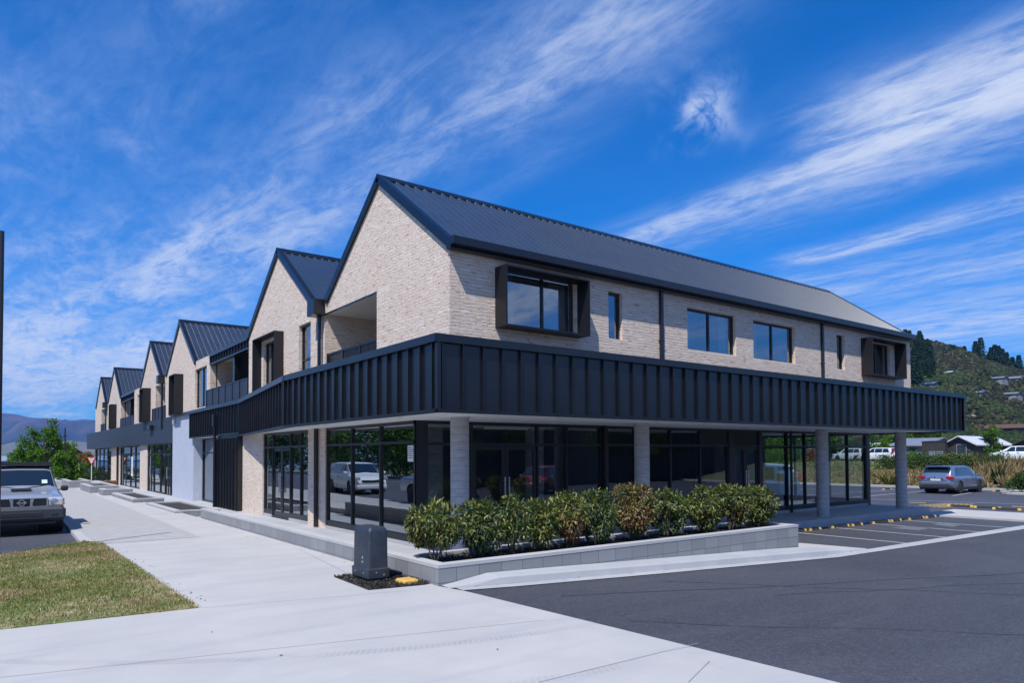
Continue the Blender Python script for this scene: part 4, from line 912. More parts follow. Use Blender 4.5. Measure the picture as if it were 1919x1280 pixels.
# connecting balconies: deep dark recess with a post and glass doors
for y0, y1 in ((25.62, 31.08), (50.5, 56.0)):
    g = MB(); g.box(XG+.30, 10.2, y1, y1+.12, 3.31, 6.0); part(g, 'balcony_cheek', M['brick'])
    g = MB(); g.box(XG+.30, 10.2, y0-.10, y0, 3.31, 6.0); g.box(10.2, 10.3, y0-.1, y1+.1, 3.31, 6.0); part(g, 'balcony_back', M['darkflat'])
    g = MB(); g.box(XG+.25, 10.2, y0, y1, 5.88, 5.94); part(g, 'balcony_soffit', M['soffit'])
    g = MB(); ym = y0+(y1-y0)*.40; g.box(XG+.1, XG+.32, ym, ym+.24, 3.31, 5.72); part(g, 'balcony_post', M['dark'])
    g = MB(); g.box(XG+.32, 10.2, ym+.06, ym+.18, 3.31, 5.88); part(g, 'balcony_divider', M['darkflat'])
    window('x', 10.12, ym+.5, y1-.3, 3.4, 5.5, [.5])
# ------------------------------------------------------------------ planters and small things by the building
PB = empty('block_planter', (5.07, 8.55, 0.0), 'long grey concrete block planter with smooth cap wrapping the corner of the building', 'planter')
g = MB(); g.box(5.078, 5.262, 8.556, 22.40, -.35, .2355); g.box(5.262, 14.176, 8.556, 8.74, -.75, .2355); g.box(13.99, 14.175, 8.74, 9.80, -.75, .2355); g.box(5.262, 13.99, 9.66, 9.80, -.4, .2355)
g.build('block_wall', M['block'], PB)
M['cap'] = concrete_mat('cap concrete', (0.41, 0.41, 0.415), (0.46, 0.46, 0.46))
def capbit(g, x0, x1, y0, y1): g.box(x0, x1, y0, y1, .2365, .286)
g = MB()
y = 8.552
capbit(g, 5.073, 5.267, 8.55, 9.3)
y = 9.304
while y < 22.3: capbit(g, 5.073, 5.267, y, min(y+1.196, 22.4)); y += 1.2
x = 5.271
while x < 14.1: capbit(g, x, min(x+1.196, 14.18), 8.55, 8.745); x += 1.2
x = 5.271
while x < 13.9: capbit(g, x, min(x+1.196, 13.98), 9.655, 9.81); x += 1.2
capbit(g, 13.985, 14.18, 8.749, 9.81)
g.build('cap', M['cap'], PB)
g = MB(); g.box(5.262, 13.99, 8.74, 9.66, 0.0, .20); g.build('mulch_bed', M['mulch'], PB)
def chips(name, poly, z, n, size, parent=None, seed=5):
    r = np.random.default_rng(seed); P = []; xs_ = [p[0] for p in poly]; ys_ = [p[1] for p in poly]
    while len(P) < n:
        x, y = r.uniform(min(xs_), max(xs_)), r.uniform(min(ys_), max(ys_))
        if inpoly(x, y, poly): P.append((x, y, z+r.uniform(0, size*.8)))
    P = np.array(P); a = r.normal(size=(n, 3)); a /= np.linalg.norm(a, axis=1)[:, None]; b = np.cross(a, r.normal(size=(n, 3))); b /= np.linalg.norm(b, axis=1)[:, None]
    a *= r.uniform(.5, 1.5, (n, 1))*size; b *= r.uniform(.25, .6, (n, 1))*size
    return soup(name, np.stack([P-a, P-b*.9, P+a, P+b], 1), 4, M['chip'], parent, 'stuff', 'dark bark mulch chips', None if parent else 'mulch')
chips('mulch_chips', rect(5.27, 13.98, 8.75, 9.65), .203, 9000, .022, PB)
mp = [(4.19, 10.15), (4.15, 8.85), (4.95, 8.72), (5.06, 8.75), (5.06, 10.1)]
sheet('mulch_patch', mp, M['mulch'], 0.012); chips('bark_chips', mp, .016, 2600, .02, None, 8)
# footpath planters further along
def box_planter(name, label, x0, x1, y0, y1, z1, z0=-.4, t=.19, soil=.07, mt=None):
    e = empty(name, (x0, y0, 0), label, 'planter', 'low concrete planters along the shop footpath')
    g = MB(); g.holes(rect(x0, x1, y0, y1), [rect(x0+t, x1-t, y0+t, y1-t)], 'z', z0, z1-z0-.05); g.build('block_wall', M['block'], e)
    g = MB(); g.holes(rect(x0-.006, x1+.006, y0-.006, y1+.006), [rect(x0+t+.005, x1-t-.005, y0+t+.005, y1-t-.005)], 'z', z1-.049, .05); g.build('cap', M['cap'], e)
    g = MB(); g.box(x0+t-.01, x1-t+.01, y0+t-.01, y1-t+.01, z0, z1-soil); g.build('soil', M['mulch'], e); return e
box_planter('street_planter', 'low empty concrete planter nearest the block wall, almost flush with the footpath', 4.85, 6.25, 24.85, 30.2, .075)
box_planter('street_planter', 'low empty concrete planter second along the footpath before the pale rendered wall', 4.62, 5.75, 31.6, 37.6, .16)
box_planter('street_planter', 'small square-ended concrete planter half hidden behind the second one', 4.33, 5.6, 38.4, 39.9, .30, soil=.12)
box_planter('street_planter', 'knee-high concrete planter in front of the barrel tub', 4.12, 5.4, 41.6, 46.5, .36, soil=.12)
box_planter('street_planter', 'farthest knee-high concrete planter beside the green street trees', 3.82, 4.95, 49.5, 56.5, .42, soil=.12)
# wooden tub
M['wood_tub'] = noisy('stained timber', (0.17, 0.075, 0.035), (0.24, 0.12, 0.06), 5, 0.7, stretch=(1, 1, .2))
t_ = empty('wooden_tub', (*onz(208, 914, -.18)[:2], -.17), 'brown tapered wooden tub planter beside a far brick pier', 'planter')
o0 = wloc(t_)
g = MB(); rs_ = []
for h, hw in ((0, .24), (.40, .34), (.44, .34), (.44, .28), (.36, .27)): rs_.append([(o0.x-hw, o0.y-hw, o0.z+h), (o0.x+hw, o0.y-hw, o0.z+h), (o0.x+hw, o0.y+hw, o0.z+h), (o0.x-hw, o0.y+hw, o0.z+h)])
g.rings(rs_); g.build('tub', M['wood_tub'], t_)
M['petal'] = leaf_mat('white petals', [(0, (.6, .6, .55)), (1, (.8, .8, .75))], .7, .2, .2)
# utility pillar
def rrect(x0, x1, y0, y1, r, z, n=4):
    out = []
    for cx, cy, a0 in ((x1-r, y1-r, 0), (x0+r, y1-r, 90), (x0+r, y0+r, 180), (x1-r, y0+r, 270)):
        for i in range(n+1): a = math.radians(a0+90*i/n); out.append((cx+r*math.cos(a), cy+r*math.sin(a), z))
    return out
UP_ = empty('utility_pillar', (4.55, 9.6, 0), 'dark blue-grey plastic utility pillar standing in the mulch patch', 'utility box')
g = MB(); g.smooth = False; r0 = []
for z, i in ((-.05, .035), (.055, .035), (.06, .0), (.185, -.004), (.20, .018), (.72, .024), (.765, .034), (.79, .055), (.797, .085)):
    r0.append(rrect(4.37+i, 4.72-i, 9.33+i, 9.90-i, .03+max(0, i-.02)*.5, z))
g.rings(r0); ob = g.build('cabinet', M['plastic'], UP_); ob.data.polygons.foreach_set('use_smooth', [True]*len(ob.data.polygons)); 
mod = ob.modifiers.new('e', 'EDGE_SPLIT'); mod.split_angle = R_(35)
g = MB(); g.box(4.35, 4.74, 9.32, 9.91, -.05, .02); g.build('plinth', M['blackrub'], UP_)
g = MB()
for p in ((4.372, 9.47, .13), (4.372, 9.75, .13)): g.lathe((p[0]-.004, p[1], p[2]), [(.012, -.006), (.012, .003)], 10, 'x')
for p in ((4.50, 9.328, .14), (4.62, 9.328, .10)): g.lathe(p, [(.012, .006), (.012, -.003)], 10, 'y')
g.build('bolt', M['steel'], UP_)
g = MB(); g.add([(4.3895, 9.60, .30), (4.3895, 9.52, .30), (4.3895, 9.56, .37)], [(0, 1, 2)]); g.box(4.388, 4.3905, 9.54, 9.58, .27, .292); g.build('hazard_mark', M['kerb'], UP_)
YL = empty('yellow_kerb_block', (4.82, 9.0, 0), 'worn yellow concrete block lying in the mulch beside the utility pillar', 'concrete block')
g = MB(); g.cbox(4.70, 4.94, 8.86, 9.14, -.01, .065, .018); g.build('block', M['yellow'], YL)
# wheel stops: black rubber humps with yellow ends
def wheel_stop(x, y, z, L, label, group='rubber wheel stops across the parking spaces', rot=0):
    e = empty('wheel_stop', (x, y, z), label, 'wheel stop', group, rot)
    prof = [(-.075, 0), (-.055, .06), (-.03, .08), (.03, .08), (.055, .06), (.075, 0)]
    def seg(a, b, name, m):
        g = MB(); g.rings([[(x+s, y+p, z+h) for p, h in prof] for s in (a, b)]); g.build(name, m, e)
    seg(-L/2, -L/2+.11, 'yellow_end', M['yellow']); seg(-L/2+.11, L/2-.11, 'rubber_body', M['blackrub']); seg(L/2-.11, L/2, 'yellow_end', M['yellow'])
    return e
for i, (x0, x1) in enumerate(((14.95, 15.7), (16.6, 17.4), (18.9, 19.55), (20.6, 21.3), (22.8, 23.5), (24.7, 25.5))):
    pass
ws = [(17.7, 18.75, 'long', 'nearest the planter end'), (18.92, 19.53, 'short', 'in the first marked space'), (20.13, 21.14, 'long', 'across the first white line'), (21.32, 21.96, 'short', 'in the second marked space'), (22.62, 23.74, 'long', 'across the second white line'), (23.85, 24.55, 'short', 'in the third marked space'), (25.12, 26.25, 'long', 'across the third white line'), (26.42, 27.2, 'short', 'at the far end of the canopy')]
for x0, x1, sz, lab in ws: wheel_stop((x0+x1)/2, 11.12, hg(x0)-.006, x1-x0, sz+' rubber wheel stop in canopy shade '+lab)
for k, (px, py, lab) in enumerate(((1800, 950, 'dark faced wheel stop beyond the white crossing, nearest the columns'), (1851, 953, 'yellow ended wheel stop in the middle beyond the white crossing'), (1887, 956, 'yellow ended wheel stop beyond the white crossing at the right'), (1662, 918, 'small yellow wheel stop on the far kerb beside the flax plant'), (1868, 921, 'wheel stop on the far kerb right of the silver wagon'))):
    p = onz(px, py, -.5); wheel_stop(p[0], p[1], -.5, 1.0, lab, 'wheel stops in the far car park', R_(90) if k < 3 else 0)
# ------------------------------------------------------------------ plants
def leaves(name, P, D, Nn, L, W, mt, parent=None, kind=None, label=None, fold=0.25):
    """each leaf a folded kite with its own island"""
    D = D/np.linalg.norm(D, axis=1)[:, None]; Sd = np.cross(D, Nn); Sd /= np.linalg.norm(Sd, axis=1)[:, None]+1e-9; Up = np.cross(Sd, D)
    L = np.asarray(L).reshape(-1, 1); W = np.asarray(W).reshape(-1, 1)
    a = P; t = P+D*L-Up*L*.12; l = P+D*L*.45+Sd*W*.5+Up*W*fold; r = P+D*L*.45-Sd*W*.5+Up*W*fold
    V = np.stack([a, l, t, r], 1).reshape(-1, 3).astype(np.float32); n = len(P)
    if parent is not None: V = V-np.array(wloc(parent), np.float32)
    b = np.arange(n, dtype=np.int32)[:, None]*4; F = np.concatenate([b+np.array([0, 2, 1], np.int32), b+np.array([0, 3, 2], np.int32)], 1).reshape(-1, 3)
    me = bpy.data.meshes.new(name); me.vertices.add(len(V)); me.vertices.foreach_set('co', V.ravel()); me.loops.add(F.size); me.loops.foreach_set('vertex_index', F.ravel())
    me.polygons.add(len(F)); me.polygons.foreach_set('loop_start', np.arange(len(F), dtype=np.int32)*3); me.polygons.foreach_set('loop_total', np.full(len(F), 3, np.int32)); me.update(calc_edges=True)
    me.materials.append(mt); o = bpy.data.objects.new(name, me); C.objects.link(o)
    if parent is not None: o.parent = parent
    tag(o, label, None, None, kind); return o
def shrub(px, top, w, label, mats, seed, low=.22, dens=1.0, Y=9.2, z0=.2, sprig=False):
    r = np.random.default_rng(seed); d = _ray(px, 1000); x = d[0]*Y/d[1]; dt = _ray(px, top); zt = CAM[2]+dt[2]*Y/dt[1]
    e = empty('shrub', (x, Y, z0), label, 'shrub', 'shrubs growing in the block planter'); H = zt-z0
    g = MB(); g.smooth = True; tips = []
    ns = int(r.integers(5, 8))
    for i in range(ns):
        a = r.uniform(0, 6.28); k = r.uniform(.15, .9); p = [Vector((x+r.uniform(-.04, .04), Y+r.uniform(-.04, .04), z0-.03))]
        for j in range(1, 6):
            u = j/5; p.append(Vector((x+math.cos(a)*k*w*.8*u**.9+r.uniform(-.02, .02), Y+math.sin(a)*k*.38*u**.9+r.uniform(-.02, .02), z0+H*.84*u*(1-.25*k))))
        g.tube(p, [.013*(1-.12*j) for j in range(6)], 6); tips += p[2:]
    g.build('stems', M['bark'], e)
    n = int(2100*dens*(w/.45)); tot = 0
    # leaf rosettes spread over lobes of the crown
    lobes = []
    for i in range(13):
        a = r.uniform(0, 6.28); k = r.uniform(.25, .98); h = r.uniform(low+.12, .86)
        wr = w*(1.0 if h > .42 else .72+.6*(h-.1)); lobes.append((x+math.cos(a)*k*wr*.86, Y+math.sin(a)*k*.36, z0+H*h, r.uniform(.13, .22)))
    lobes.append((x, Y, z0+H*.84, .16))
    if sprig: lobes += [(x-.05, Y-.05, z0+H*1.0-.06, .07), (x-.05, Y-.05, z0+H*.90, .08)]
    for mi, (mt, frac, zr) in enumerate(mats):
        m_ = int(n*frac); c = np.array([lobes[i] for i in r.integers(0, len(lobes), m_)]); v = r.normal(size=(m_, 3)); v /= np.linalg.norm(v, axis=1)[:, None]
        rad = c[:, 3:4]*r.uniform(.55, 1.12, (m_, 1)); P = c[:, :3]+v*rad*np.array([1, 1, .95])
        hh = (P[:, 2]-z0)/H; pf = np.interp(hh, [0, .15, .35, .6, .85, .98, 1.1], [.22, .36, .80, 1.0, .92, .55, .2]); q2 = np.sqrt(((P[:, 0]-x)/w)**2+((P[:, 1]-Y)/.42)**2); sc = np.where(q2 > pf, pf/np.maximum(q2, 1e-6)*r.uniform(.86, 1.04, len(q2)), 1.0); P[:, 0] = x+(P[:, 0]-x)*sc; P[:, 1] = Y+(P[:, 1]-Y)*sc
        keep = (hh > low*.75) & (hh < 1.02) & (hh > zr[0]) & (hh < zr[1]); P = P[keep]; v = v[keep]; k = len(P)
        D = v*.55+r.normal(size=(k, 3))*.35+np.array([0, 0, -.45])
        top_ = (P[:, 2] > z0+H*.80)[:, None]; D = np.where(top_, D+np.array([0, 0, .75]), D)
        leaves('foliage', P, D, v+np.array([0, 0, .6])+r.normal(size=(k, 3))*.3, r.uniform(.060, .110, k), r.uniform(.021, .036, k), mt, e)
    return e
G_, L_, Br, Rd = M['leaf_green'], M['leaf_lime'], M['leaf_brown'], M['leaf_red']
A_ = (0, 2); T_ = (.55, 2); Lo = (0, .6)
shrub(817, 938, .44, 'leftmost planter shrub, yellow-green with bare lower stems', [(L_, .75, A_), (G_, .55, A_), (Rd, .10, Lo)], 1, .27)
shrub(903, 942, .42, 'dark green planter shrub second from the building corner', [(G_, 1.1, A_), (L_, .30, T_)], 2, .22)
shrub(958, 931, .27, 'dark green planter shrub with one upright sprig on top', [(G_, .95, A_), (L_, .25, A_)], 3, .2, .9, sprig=True)
shrub(1011, 940, .30, 'narrow lime green planter shrub', [(L_, .95, A_), (G_, .5, A_)], 4, .16)
shrub(1064, 922, .31, 'planter shrub with lime top and rusty red underside', [(L_, .9, (.45, 2)), (Rd, .45, (0, .6)), (Br, .4, (0, .7)), (G_, .35, A_)], 5, .1)
shrub(1118, 920, .37, 'mid green planter shrub between the two reddish ones', [(G_, 1.15, A_), (L_, .3, T_)], 6, .1)
shrub(1187, 906, .44, 'mostly brown dying planter shrub, tallest in its stretch', [(Br, .75, A_), (L_, .55, A_), (G_, .3, A_), (Rd, .2, Lo)], 7, .05, 1.1)
shrub(1252, 918, .42, 'green planter shrub just right of the brown one', [(G_, 1.05, A_), (L_, .45, T_)], 8, .08, 1.1)
shrub(1315, 914, .46, 'yellow-green planter shrub third from the right end', [(L_, .75, A_), (G_, .7, A_)], 9, .08, 1.1)
shrub(1370, 911, .46, 'planter shrub second from the right end, brownish inside', [(L_, .6, A_), (G_, .7, A_), (Br, .25, Lo)], 10, .08, 1.1)
shrub(1422, 913, .40, 'rightmost planter shrub overhanging the end of the block wall', [(L_, .7, A_), (G_, .65, A_)], 11, .1, 1.1)

def tree(name, x, y, z, H, lobes, lm, label, cat='tree', group=None, n=5000, leaf=.13, trunk_r=.08, seed=1, clear=.2, trunk=True):
    """lobes: (dx, dy, height fraction, radius) ellipsoidal leaf masses"""
    r = np.random.default_rng(seed); e = empty(name, (x, y, z), label, cat, group)
    g = MB(); g.smooth = True
    g.tube([(x, y, z-.2), (x+.03*H*.1, y, z+H*.3), (x, y+.02, z+H*.62), (x+.02, y, z+H*.9)], [trunk_r, trunk_r*.75, trunk_r*.4, trunk_r*.1], 9)
    for dx, dy, hf, ra in lobes:
        h0 = max(clear*H*.8, hf*H*.55); p = [(x, y, z+h0), (x+dx*.5, y+dy*.5, z+(h0+hf*H)*.5), (x+dx, y+dy, z+hf*H)]
        g.tube(p, [trunk_r*.4, trunk_r*.22, trunk_r*.08], 6)
    g.build('trunk', M['bark'], e)
    vol = np.array([l[3]**2.2 for l in lobes]); idx = r.choice(len(lobes), n, p=vol/vol.sum()); c = np.array([(x+l[0], y+l[1], z+l[2]*H, l[3]) for l in lobes])[idx]
    # sub-clumps inside each lobe keep gaps and light/dark variation
    sub = r.normal(size=(len(lobes), 16, 3)); sub /= np.linalg.norm(sub, axis=2)[:, :, None]; sub *= r.uniform(.45, .95, (len(lobes), 16, 1))
    s = sub[idx, r.integers(0, 16, n)]; v = r.normal(size=(n, 3)); v /= np.linalg.norm(v, axis=1)[:, None]
    P = c[:, :3]+s*c[:, 3:4]*np.array([1, 1, .8])+v*c[:, 3:4]*r.uniform(.05, .36, (n, 1))
    D = v+r.normal(size=(n, 3))*.5+np.array([0, 0, -.2])
    leaves('crown', P, D, v+np.array([0, 0, .8])+r.normal(size=(n, 3))*.3, r.uniform(.7, 1.3, n)*leaf, r.uniform(.45, .8, n)*leaf, lm, e)
    return e
def auto_lobes(r, H, W, n=14, lo=.3, shape='round'):
    out = []
    for i in range(n):
        h = lo+(0.95-lo)*(i+.5)/n; q = (h-lo)/(1-lo)
        wr = {'round': math.sin(math.pi*min(1, .18+q*.80))**.7, 'cone': (1-q)**.8+.08, 'broad': math.sin(math.pi*min(1, .3+q*.66))**.5}[shape]
        a = r.uniform(0, 6.28); k = r.uniform(.2, .75); out.append((math.cos(a)*k*W*wr, math.sin(a)*k*W*wr, h, W*(.22+.20*wr)*r.uniform(.8, 1.15)))
    return out
# street trees on the left, about fifty metres away
def at(px, dep, z): p = ondepth(px, 855, dep); return p[0], p[1], z
x, y, z = at(86, 52, -.15); rr = random.Random(5)
lob = [(0, 0, .62, 1.0), (.9, .5, .5, .9), (-1.3, .4, .5, .9), (.2, -.3, .8, .62), (.35, -.5, .93, .32), (-1.0, 0, .72, .62), (1.2, -.8, .36, .85), (-1.5, .5, .34, .8), (0, .3, .36, 1.0), (.6, -.2, .68, .6), (-.6, -.6, .45, .8), (1.5, -1.2, .58, .42), (-1.9, 1.2, .42, .45)]
tree('street_tree', x, y, z, 5.0, lob, M['tree_a'], 'bright green street tree with a pointed top, left of the lamp post', 'tree', 'street trees at the left', 8500, .15, .09, 3)
x, y, z = at(122, 47, -.15); tree('street_tree', x, y, z, 2.5, auto_lobes(random.Random(2), 2.5, 1.15, 12, .2, 'broad'), M['tree_a'], 'lower bushy street tree just right of the lamp post', 'tree', 'street trees at the left', 4200, .14, .06, 4)
x, y, z = at(40, 78, -.6); tree('street_tree', x, y, z, 3.4, auto_lobes(random.Random(8), 3.4, 1.5, 10, .2, 'broad'), M['tree_b'], 'small darker tree behind the silver utility vehicle', 'tree', 'street trees at the left', 2500, .2, .07, 5)
M['maple'] = leaf_mat('orange tinged leaves', [(0, (.10, .10, .02)), (.5, (.22, .13, .04)), (1, (.36, .18, .08))], .6, .3, .2)
x, y, z = at(163, 75, -.6); tree('maple_tree', x, y, z, 3.0, auto_lobes(random.Random(9), 3.0, 1.15, 10, .45, 'round'), M['maple'], 'orange tinged young tree behind the give way sign', 'tree', None, 2200, .17, .05, 6)
x, y, z = at(152, 62, -.5)
for k, (px, dep, s) in enumerate(((143, 60, 1.0), (160, 63, .9), (172, 60, .8), (185, 66, .8), (116, 58, .8))):
    x, y, z = at(px, dep, -.35); tree('low_bush', x, y, z, 1.5*s, auto_lobes(random.Random(20+k), 1.5*s, 1.1, 8, .15, 'broad'), M['tree_b'], 'low dark green bush in the bed under the street trees, number %s from the left' % ('second', 'third', 'fourth', 'fifth', 'first')[k], 'bush', 'bushes in the bed at the left', 1500, .12, .03, 30+k)
# trees that the shop windows mirror, across the street
for k, (x, y, H, lm) in enumerate(((-16, 20, 6, 'tree_a'), (-17, 27, 6.5, 'tree_b'), (-15.5, 33, 6, 'tree_a'), (-16.5, 39, 6.5, 'tree_a'), (-15.5, 45, 6, 'tree_b'), (-17, 51, 7, 'tree_a'), (-15.5, 57, 6, 'tree_a'), (-17, 64, 7, 'tree_b'), (-16, 71, 6.5, 'tree_a'), (-17, 79, 7, 'tree_a'), (-16, 88, 7, 'tree_b'), (-17, 98, 7.5, 'tree_a'))):
    tree('roadside_tree', x, y, 0, H, auto_lobes(random.Random(40+k), H, H*.60, 18, .12, 'broad'), M[lm], ['nearest', 'second', 'third', 'fourth', 'fifth', 'sixth', 'seventh', 'eighth', 'ninth', 'tenth', 'eleventh', 'farthest'][k]+' roadside tree across the street, mirrored in the shop glass', 'tree', 'roadside trees across the street', 5200, .30, .14, 50+k)
# bank beyond the car park: tussock, hedge, flax, bushes
def bank_z(x): return float(np.interp(x, [50.3, 53, 62], [-.60, -.1, .95]))
def at_x(px, X): d = _ray(px, 855); return X, d[1]*X/d[0]
r = np.random.default_rng(21); P = []; D = []; L = []
cl = []
for i in range(620):
    px = r.uniform(1330, 1990); X = r.uniform(50.6, 60) if px > 1810 else r.uniform(50.6, 56.5); x, y = at_x(px, X); cl.append((x, y, bank_z(x), r.uniform(.45, 1.0)*(1.2 if px > 1815 else .6)))
for x, y, z, s in cl:
    for j in range(26):
        a = r.uniform(0, 6.28); P.append((x+r.uniform(-.12, .12), y+r.uniform(-.12, .12), z)); k = r.uniform(.1, .75); D.append((math.cos(a)*k, math.sin(a)*k, 1)); L.append(s*r.uniform(.7, 1.2))
P = np.array(P); D = np.array(D); leaves('tussock_grass', P, D, r.normal(size=P.shape), np.array(L), np.full(len(P), .075), M['tussock'], None, 'stuff', 'dry golden tussock grass on the bank beyond the car park')
bpy.data.objects['tussock_grass']['category'] = 'grass'
def bush_row(name, label, pxs, X, h, w, lm, n, seed, cat='hedge', leaf=.13, group=None):
    r = np.random.default_rng(seed); p0 = at_x(pxs[0], X); p1 = at_x(pxs[1], X); e = empty(name, ((p0[0]+p1[0])/2, (p0[1]+p1[1])/2, bank_z(X)), label, cat, group)
    u = r.uniform(0, 1, n); c = np.stack([p0[0]+(p1[0]-p0[0])*u, p0[1]+(p1[1]-p0[1])*u, np.full(n, bank_z(X))], 1)
    v = r.normal(size=(n, 3)); v /= np.linalg.norm(v, axis=1)[:, None]; v[:, 2] = abs(v[:, 2]); bumpy = 1+.18*np.sin(u*37+seed)+.12*np.sin(u*91)
    P = c+v*np.array([w, w*.6, h])*r.uniform(.72, 1.03, (n, 1))*bumpy[:, None]
    leaves('foliage', P, v+r.normal(size=(n, 3))*.5, v+r.normal(size=(n, 3))*.3, r.uniform(.7, 1.3, n)*leaf, r.uniform(.5, .8, n)*leaf, lm, e)
    g = MB()
    for k in range(6): q = k/5; g.tube([(p0[0]+(p1[0]-p0[0])*q, p0[1]+(p1[1]-p0[1])*q, bank_z(X)-.1), (p0[0]+(p1[0]-p0[0])*q, p0[1]+(p1[1]-p0[1])*q, bank_z(X)+h*.7)], .04, 5)
    g.build('stems', M['bark'], e); return e
M['hedge'] = leaf_mat('hedge leaves', [(0.0, (0.030, 0.060, 0.018)), (0.5, (0.055, 0.100, 0.025)), (1.0, (0.11, 0.15, 0.04))], 0.6, 0.25, 0.3)
bush_row('clipped_hedge', 'long rounded dark green hedge behind the silver wagon', (1705, 1878), 57.5, 1.25, 1.1, M['hedge'], 14000, 3, leaf=.12)
bush_row('pale_hedge', 'short pale green hedge left of the garage door', (1698, 1725), 64, .9, .9, M['tree_a'], 1800, 5)
bush_row('mixed_bushes', 'low bushes seen between the two right columns', (1648, 1690), 59, 1.0, .9, M['hedge'], 2500, 7, 'bush')
bush_row('lime_bush', 'lime and yellow bushes at the foot of the dark gabled house', (1765, 1812), 65, .75, .9, M['leaf_lime'], 1500, 8, 'bush')
bush_row('green_bushes', 'leafy bushes seen through the corner glass behind the white van', (1405, 1500), 62, 1.7, 1.3, M['tree_a'], 6000, 9, 'bush')
bush_row('reeds', 'yellow-green reeds seen through the corner glass', (1490, 1640), 56, 1.1, 1.0, M['leaf_lime'], 3200, 10, 'bush')
bush_row('red_shrub', 'red flowering shrub seen beside the third column', (1512, 1535), 60, 1.6, .6, M['leaf_red'], 1500, 11, 'shrub')
def flax(px, X, s, label, lm='leaf_lime'):
    x, y = at_x(px, X); r = np.random.default_rng(int(px)); n = 60; e = empty('flax_plant', (x, y, bank_z(X)), label, 'plant')
    P = np.tile(np.array([[x, y, bank_z(X)]]), (n, 1))+r.uniform(-.08, .08, (n, 3)); a = r.uniform(0, 6.28, n); k = r.uniform(.2, 1.1, n)
    leaves('blades', P, np.stack([np.cos(a)*k, np.sin(a)*k, np.ones(n)], 1), r.normal(size=(n, 3)), r.uniform(.7, 1.2, n)*s, np.full(n, .07), M[lm], e); return e
flax(1665, 50.9, 1.1, 'spiky yellow-green flax plant at the far kerb'); flax(1866, 52.5, 1.3, 'dull green flax clump in the tussock right of the wagon', 'tree_b')
x, y = onz(1915, 926, -.5)[:2]
tree('island_shrub', x, y, -.5, 1.35, [(0, 0, .5, .55), (.35, -.3, .45, .5), (-.2, .3, .4, .5), (.6, .3, .4, .5), (0, 0, .75, .35)], M['tree_b'], 'dark round shrub on the kerbed island at the right edge', 'shrub', None, 2200, .10, .03, 77, .05)
g = MB(); g.rings([rrect(x-1.0, x+3, y-2.4, y+1.0, .9, zz) for zz in (-.6, -.40)]); g.build('traffic_island', M['path'], kind='structure')
for k, (px, dep, H, W, lm, lab) in enumerate(((1860, 76, 3.9, 1.2, 'tree_a', 'young bright green tree in front of the solar panel roof'), (1610, 92, 8.5, 4.0, 'tree_a', 'leafy green tree behind the second column from the right'), (1580, 98, 9.5, 4.2, 'tree_b', 'dark green tree seen through the end glass'), (1640, 110, 9, 4.2, 'tree_a', 'broad green tree between the two right columns'), (1540, 96, 9.5, 4.2, 'tree_a', 'broad green tree seen left of the third column'), (1445, 84, 5.5, 3, 'tree_a', 'green tree seen above the white van'), (1490, 100, 9.5, 4.4, 'tree_b', 'dark tree seen through the corner glass'), (1700, 125, 8, 4, 'tree_b', 'dark tree above the grey roofed house'), (1740, 128, 8, 4, 'tree_a', 'tree between the grey house and the gabled house'), (1655, 84, 2.6, 1.2, 'tree_a', 'small green tree beside the column nearest the car park'), (1680, 118, 8, 4, 'tree_a', 'tall tree just right of the last column'))):
    x, y, z = at(px, dep, .9); tree('background_tree', x, y, z, H, auto_lobes(random.Random(70+k), H, W, 14, .12, 'round'), M[lm], lab, 'tree', 'trees around the houses', 3400, .07*W+.08, .1, 80+k)
# pines on the hill
def pine(px, t, H, label, seed):
    p = hill_pt(px, t); r = np.random.default_rng(seed); e = empty('pine_tree', (p.x, p.y, p.z), label, 'tree', 'dark conifers on the hill' if seed < 300 else 'dense stand of conifers on the hill')
    g = MB(); g.tube([(p.x, p.y, p.z-1), (p.x, p.y, p.z+H)], [.25, .04], 6); g.build('trunk', M['bark'], e)
    n = 620; h = r.uniform(.08, 1, n)**.8; a = r.uniform(0, 6.28, n); w = (1-h)**.8*H*.30+.35; tier = .75+.25*np.sin(h*46); rad = w*tier*r.uniform(.25, 1, n)
    P = np.stack([p.x+np.cos(a)*rad, p.y+np.sin(a)*rad, p.z+h*H-rad*.25], 1); D = np.stack([np.cos(a), np.sin(a), np.full(n, -.35)], 1)
    leaves('crown', P, D, np.tile(np.array([[0, 0, 1.0]]), (n, 1))+r.normal(size=(n, 3))*.2, r.uniform(.8, 1.5, n)*(.5+.035*H), np.full(n, .9), M['pine'], e); return e
ridge = [(1833, 12), (1843, 17), (1838, 10), (1862, 11), (1869, 15), (1876, 16), (1883, 13), (1891, 12), (1858, 7), (1902, 9), (1914, 13), (1790, 5), (1812, 5)]
for k, (px, H) in enumerate(ridge): pine(px, .985-.02*(k % 3), H*.8, 'dark pine on the hill ridge, %s from the left' % ['third', 'fifth', 'fourth', 'seventh', 'eighth', 'ninth', 'tenth', 'eleventh', 'sixth', 'twelfth', 'thirteenth', 'first', 'second'][k], 200+k)
rr = random.Random(4)
for k in range(62):
    px = rr.uniform(1682, 1748); t = rr.uniform(.42, .985) if px < 1733 else rr.uniform(.55, .8); pine(px, t, rr.uniform(6, 10), 'one of the dark conifers in the dense stand at the left end of the hill', 300+k)
blobs('foot_woodland', cs, rs, M['wood'], 'mass of green woodland along the foot of the hill', 0.9, 5)
